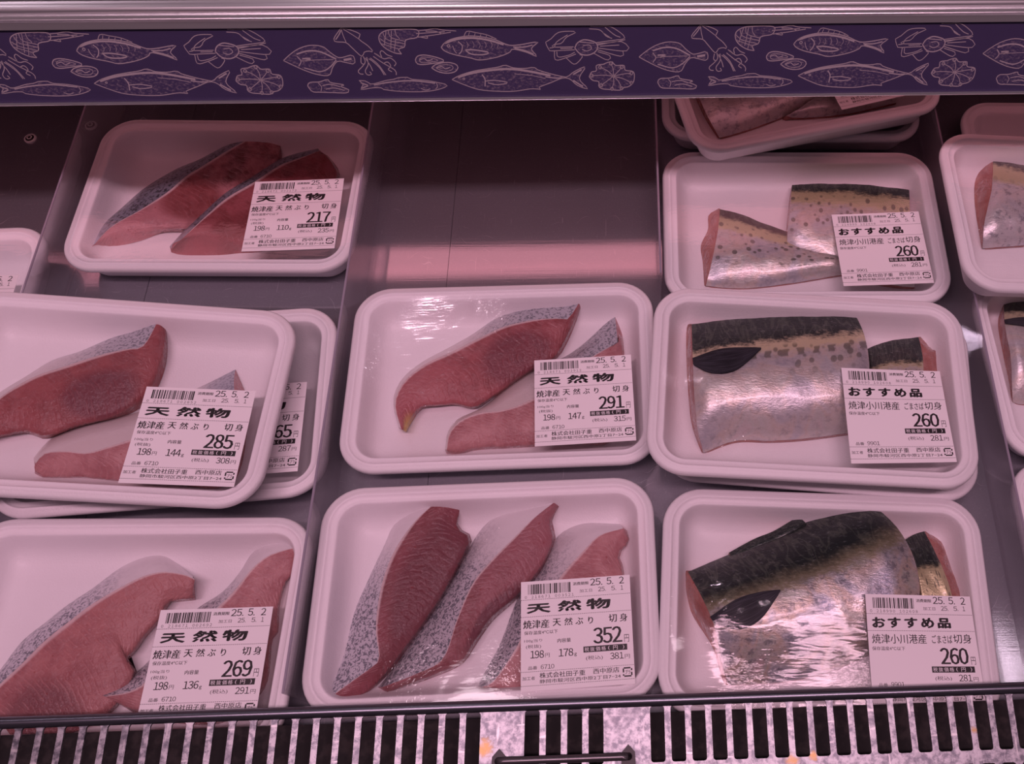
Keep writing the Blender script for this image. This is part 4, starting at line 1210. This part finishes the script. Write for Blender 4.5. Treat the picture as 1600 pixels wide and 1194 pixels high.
fillet(t, c([(800, 900), (840, 830), (900, 720), (960, 560), (1000, 480), (1060, 420), (1130, 280), (1240, 212), (1400, 213)]),
       c([(820, 905), (870, 880), (960, 750), (1040, 600), (1160, 430), (1250, 330), (1320, 262), (1420, 233)]),
       c([(870, 912), (990, 918), (1200, 898), (1345, 700), (1412, 500), (1412, 400), (1395, 340), (1440, 290), (1432, 245)]),
       c([(872, 924), (992, 930), (1210, 912), (1358, 705), (1426, 500), (1424, 400), (1406, 342), (1453, 292), (1445, 245)]),
       0.015, 0.009, mat_flesh('flesh_352_c', bc=(0.4, 0.6), br=(0.12, 0.3), line=0.25, **ROSE), M['speck'], 'rightmost of three fillets in the 352 tray, under its label', taper=0.7)

# --- mackerel
MK_UP = mat_mackerel('mackerel_skin_spotted', 0.10, 0.24, 1.0, belly_spots=0.66, sps=(18, 12), mott=0.3, silver=(0.56, 0.53, 0.54))
MK_GOLD = mat_mackerel('mackerel_skin_gold', 0.22, 0.29, 0.9, belly_spots=0.46, sps=(18, 13), su=0.35, row=11, silver=(0.62, 0.58, 0.58), stripe=(0.70, 0.62, 0.42), mott=0.3, shimmer=0.5)
MK_DARK = mat_mackerel('mackerel_skin_dark', 0.34, 0.34, 0.0, silver=(0.36, 0.33, 0.35), shimmer=0.85, soft=0.12, mott=0.7)
MK_TAIL = mat_mackerel('mackerel_skin_blue', 0.22, 0.25, 0.8, silver=(0.42, 0.46, 0.55))
MK_BELLY = mat_mackerel('mackerel_skin_belly', -0.2, -0.1, 0.0, silver=(0.52, 0.50, 0.52), shimmer=0.25)
MK_SIDE = mat_mackerel('mackerel_skin_side', 0.10, 0.26, 0.4, silver=(0.58, 0.57, 0.60), belly_spots=0.3, shimmer=0.3)
c = crop(1020, 130, 2.759); t = TR['upper260']
mackerel(t, c([(290, 543), (380, 565), (480, 605), (580, 640), (740, 690), (850, 730)]), c([(228, 875), (400, 885), (600, 862), (760, 835), (860, 820)]),
         c([(290, 543), (280, 640), (252, 780), (228, 875)]), c([(850, 730), (870, 780), (860, 820)]),
         0.013, M['mflesh'], MK_UP, 'left spotted mackerel piece in the rearmost 260 tray', LO=c([(280, 542), (240, 570), (238, 630), (207, 700), (215, 770), (222, 872)]), n=28, zend=(0.8, 0.4))
mackerel(t, c([(600, 440), (720, 433), (900, 437), (1000, 447), (1105, 460)]), c([(578, 745), (700, 790), (800, 815), (1000, 865), (1130, 880)]),
         c([(600, 440), (590, 560), (580, 650), (578, 745)]), c([(1105, 460), (1110, 600), (1120, 760), (1130, 880)]),
         0.016, M['mflesh'], MK_UP, 'right spotted mackerel piece under the rearmost 260 label', lift=0.002)
c = crop(1000, 430, 2.667); t = TR['middle260']
mackerel(t, c([(940, 310), (1000, 285), (1060, 270), (1160, 258)]), c([(930, 690), (1020, 705), (1100, 722), (1180, 735)]),
         c([(940, 310), (945, 420), (940, 560), (930, 690)]), c([(1160, 258), (1178, 340), (1185, 520), (1180, 735)]),
         0.016, M['mflesh'], MK_TAIL, 'smaller blue-grey mackerel piece behind the label of the stacked 260 tray', RO=c([(1175, 262), (1222, 308), (1268, 305), (1255, 350), (1262, 430), (1272, 500), (1250, 620), (1195, 735)]), zend=(0.6, 0.85))
mackerel(t, c([(215, 205), (400, 180), (620, 150), (760, 138), (870, 130)]), c([(265, 740), (400, 690), (550, 690), (700, 680), (890, 655)]),
         c([(215, 205), (220, 340), (225, 480), (240, 640), (265, 740)]), c([(870, 130), (915, 200), (945, 290), (955, 410), (930, 540), (890, 655)]),
         0.024, M['mflesh'], MK_GOLD, 'large mackerel with gold stripe and dark fin in the stacked 260 tray', LO=c([(192, 210), (192, 340), (200, 480), (215, 620), (255, 738)]),
         fin=(c([(222, 350), (330, 315), (430, 308), (505, 308)]), c([(225, 378), (300, 412), (400, 400), (505, 312)])), lift=0.0015, peak=0.45)
c = crop(1000, 740, 2.667); t = TR['lower260']
mackerel(t, c([(1090, 285), (1140, 255), (1185, 240)]), c([(1180, 700), (1250, 720), (1330, 720)]),
         c([(1090, 285), (1140, 400), (1165, 540), (1180, 700)]), c([(1185, 240), (1250, 370), (1300, 510), (1330, 720)]),
         0.016, M['mflesh'], mat_mackerel('mackerel_skin_tail', 0.30, 0.85, 1.0), 'gold spotted mackerel tail piece at right in the front 260 tray', RO=c([(1195, 245), (1265, 290), (1305, 400), (1372, 530), (1400, 700)]), zend=(0.6, 0.85))
mackerel(t, c([(200, 410), (400, 325), (660, 220), (870, 98)]), c([(368, 882), (600, 868), (800, 822), (990, 740)]),
         c([(200, 410), (260, 520), (310, 640), (340, 780), (368, 882)]), c([(870, 98), (985, 145), (1090, 250), (1155, 400), (1150, 560), (990, 740)]),
         0.028, M['mflesh'], MK_DARK, 'large dark arched mackerel with black fin in the front 260 tray', LO=c([(172, 398), (180, 490), (215, 590), (300, 720), (348, 878)]),
         fin=(c([(295, 597), (400, 528), (500, 497), (583, 487)]), c([(320, 628), (420, 650), (510, 600), (585, 492)])), lift=0.001, peak=0.40)
mackerel(t, c([(370, 330), (470, 275), (560, 238), (660, 178)]), c([(400, 372), (500, 335), (600, 295), (720, 235)]), c([(370, 330), (385, 350), (400, 372)]), c([(660, 178), (690, 205), (720, 235)]),
         0.010, M['mflesh'], mat_mackerel('mackerel_skin_back', 0.9, 0.95, 0.0), 'thin dark edge of fish behind the arched mackerel', n=14, m=8, edge=0.008)
c = crop(1020, 130, 2.759); t = TR['back']
mackerel(t, c([(110, -170), (300, -190), (560, -200), (800, -180)]), c([(288, 237), (400, 205), (550, 150), (640, 112), (770, 40)]),
         c([(110, -170), (160, -40), (230, 130), (288, 237)]), c([(800, -180), (820, -60), (770, 40)]),
         0.015, M['mflesh'], MK_BELLY, 'large pale-bellied fish piece in the askew tray at the back', LO=c([(95, -160), (140, -40), (212, 130), (278, 235)]))
mackerel(t, c([(700, 60), (800, 10), (900, -40), (1000, -80)]), c([(560, 150), (700, 147), (850, 130), (1050, 85)]), c([(700, 60), (630, 110), (560, 150)]), c([(1000, -80), (1040, 0), (1050, 85)]),
         0.011, M['mflesh'], MK_BELLY, 'small pale fish piece at right in the askew back tray', n=18, m=12)
t = TR['right']
mackerel(t, c([(1468, 310), (1560, 335), (1750, 390), (1900, 420)]), c([(1422, 712), (1600, 700), (1800, 690), (1960, 680)]),
         c([(1468, 310), (1462, 450), (1430, 600), (1422, 712)]), c([(1900, 420), (1950, 550), (1960, 680)]),
         0.017, M['mflesh'], MK_SIDE, 'silver mackerel piece in the raised tray at right edge', LO=c([(1455, 312), (1405, 370), (1388, 430), (1388, 520), (1402, 620), (1418, 710)]))
c = crop(1000, 430, 2.667); t = TR['rightmid']
mackerel(t, c([(1515, 60), (1600, 50), (1750, 40), (1900, 40)]), c([(1553, 530), (1600, 538), (1750, 530), (1900, 520)]),
         c([(1515, 60), (1520, 200), (1545, 350), (1553, 530)]), c([(1900, 40), (1930, 250), (1900, 520)]),
         0.018, M['mflesh'], MK_GOLD, 'mackerel with dark fin in the tray at right edge', LO=c([(1500, 80), (1490, 200), (1515, 350), (1535, 440), (1547, 528)]),
         fin=(c([(1520, 190), (1580, 182), (1680, 180), (1760, 180)]), c([(1522, 205), (1590, 215), (1680, 225), (1760, 184)])))

# ------------------------------------------------------------------ wraps and labels
for n_, mt in (('217', 'film'), ('285', 'film'), ('265', 'film'), ('269', 'film'), ('291', 'film'), ('352', 'film'), ('upper260', 'film'), ('middle260', 'film_taut'),
               ('lower260', 'film_taut'), ('back', 'film'), ('right', 'film_taut'), ('rightback', 'film'), ('rightmid', 'film'), ('rightlow', 'film'), ('left', 'film'), ('backunder', 'film')):
    TR[n_].film(mt)

Y = dict(kind='y', unit='198', code='6710')
MK = dict(kind='m', price='260', taxed='281', unit='', weight='', code='9901', digits='0 218990 102608')
c = crop(80, 170, 3.077)
price_label(TR['217'], c([(975, 348), (1412, 336), (1360, 665), (910, 680)]), price='217', taxed='235', weight='110', digits='0 218671 002172', **Y)
c = crop(0, 340, 2.5407)
price_label(TR['285'], c([(565, 672), (1000, 695), (945, 1060), (480, 1045)]), price='285', taxed='308', weight='144', digits='0 218671 002852', **Y)
price_label(TR['265'], c([(785, 686), (1225, 657), (1203, 997), (757, 1026)]), price='265', taxed='287', weight='134', digits='0 218671 002654', **Y)
c = crop(0, 780, 2.884)
price_label(TR['269'], c([(728, 523), (1222, 506), (1145, 972), (607, 987)]), price='269', taxed='291', weight='136', digits='0 218671 002692', **Y)
c = crop(520, 430, 3.077)
price_label(TR['291'], c([(975, 408), (1438, 388), (1448, 785), (968, 818)]), price='291', taxed='315', weight='147', digits='0 218671 002912', **Y)
c = crop(450, 740, 2.712)
price_label(TR['352'], c([(990, 462), (1450, 433), (1462, 885), (988, 920)]), price='352', taxed='381', weight='178', digits='0 218671 003521', **Y)
c = crop(1020, 130, 2.759)
price_label(TR['upper260'], c([(780, 568), (1150, 560), (1207, 850), (818, 865)]), **MK)
price_label(TR['back'], c([(690, -150), (1035, -225), (1148, 45), (797, 122)]), **MK)
price_label(TR['backunder'], c([(745, -100), (1060, -103), (1078, 162), (735, 166)]), **MK)
c = crop(1000, 430, 2.667)
price_label(TR['middle260'], c([(845, 412), (1238, 408), (1308, 775), (885, 780)]), **MK)
c = crop(1000, 740, 2.667)
price_label(TR['lower260'], c([(952, 532), (1342, 531), (1424, 959), (995, 964)]), **MK)
price_label(TR['left'], [(-128, 428), (15.5, 424), (-8, 560), (-155, 565)], price='219', taxed='237', weight='111', digits='0 218671 002190', **Y)
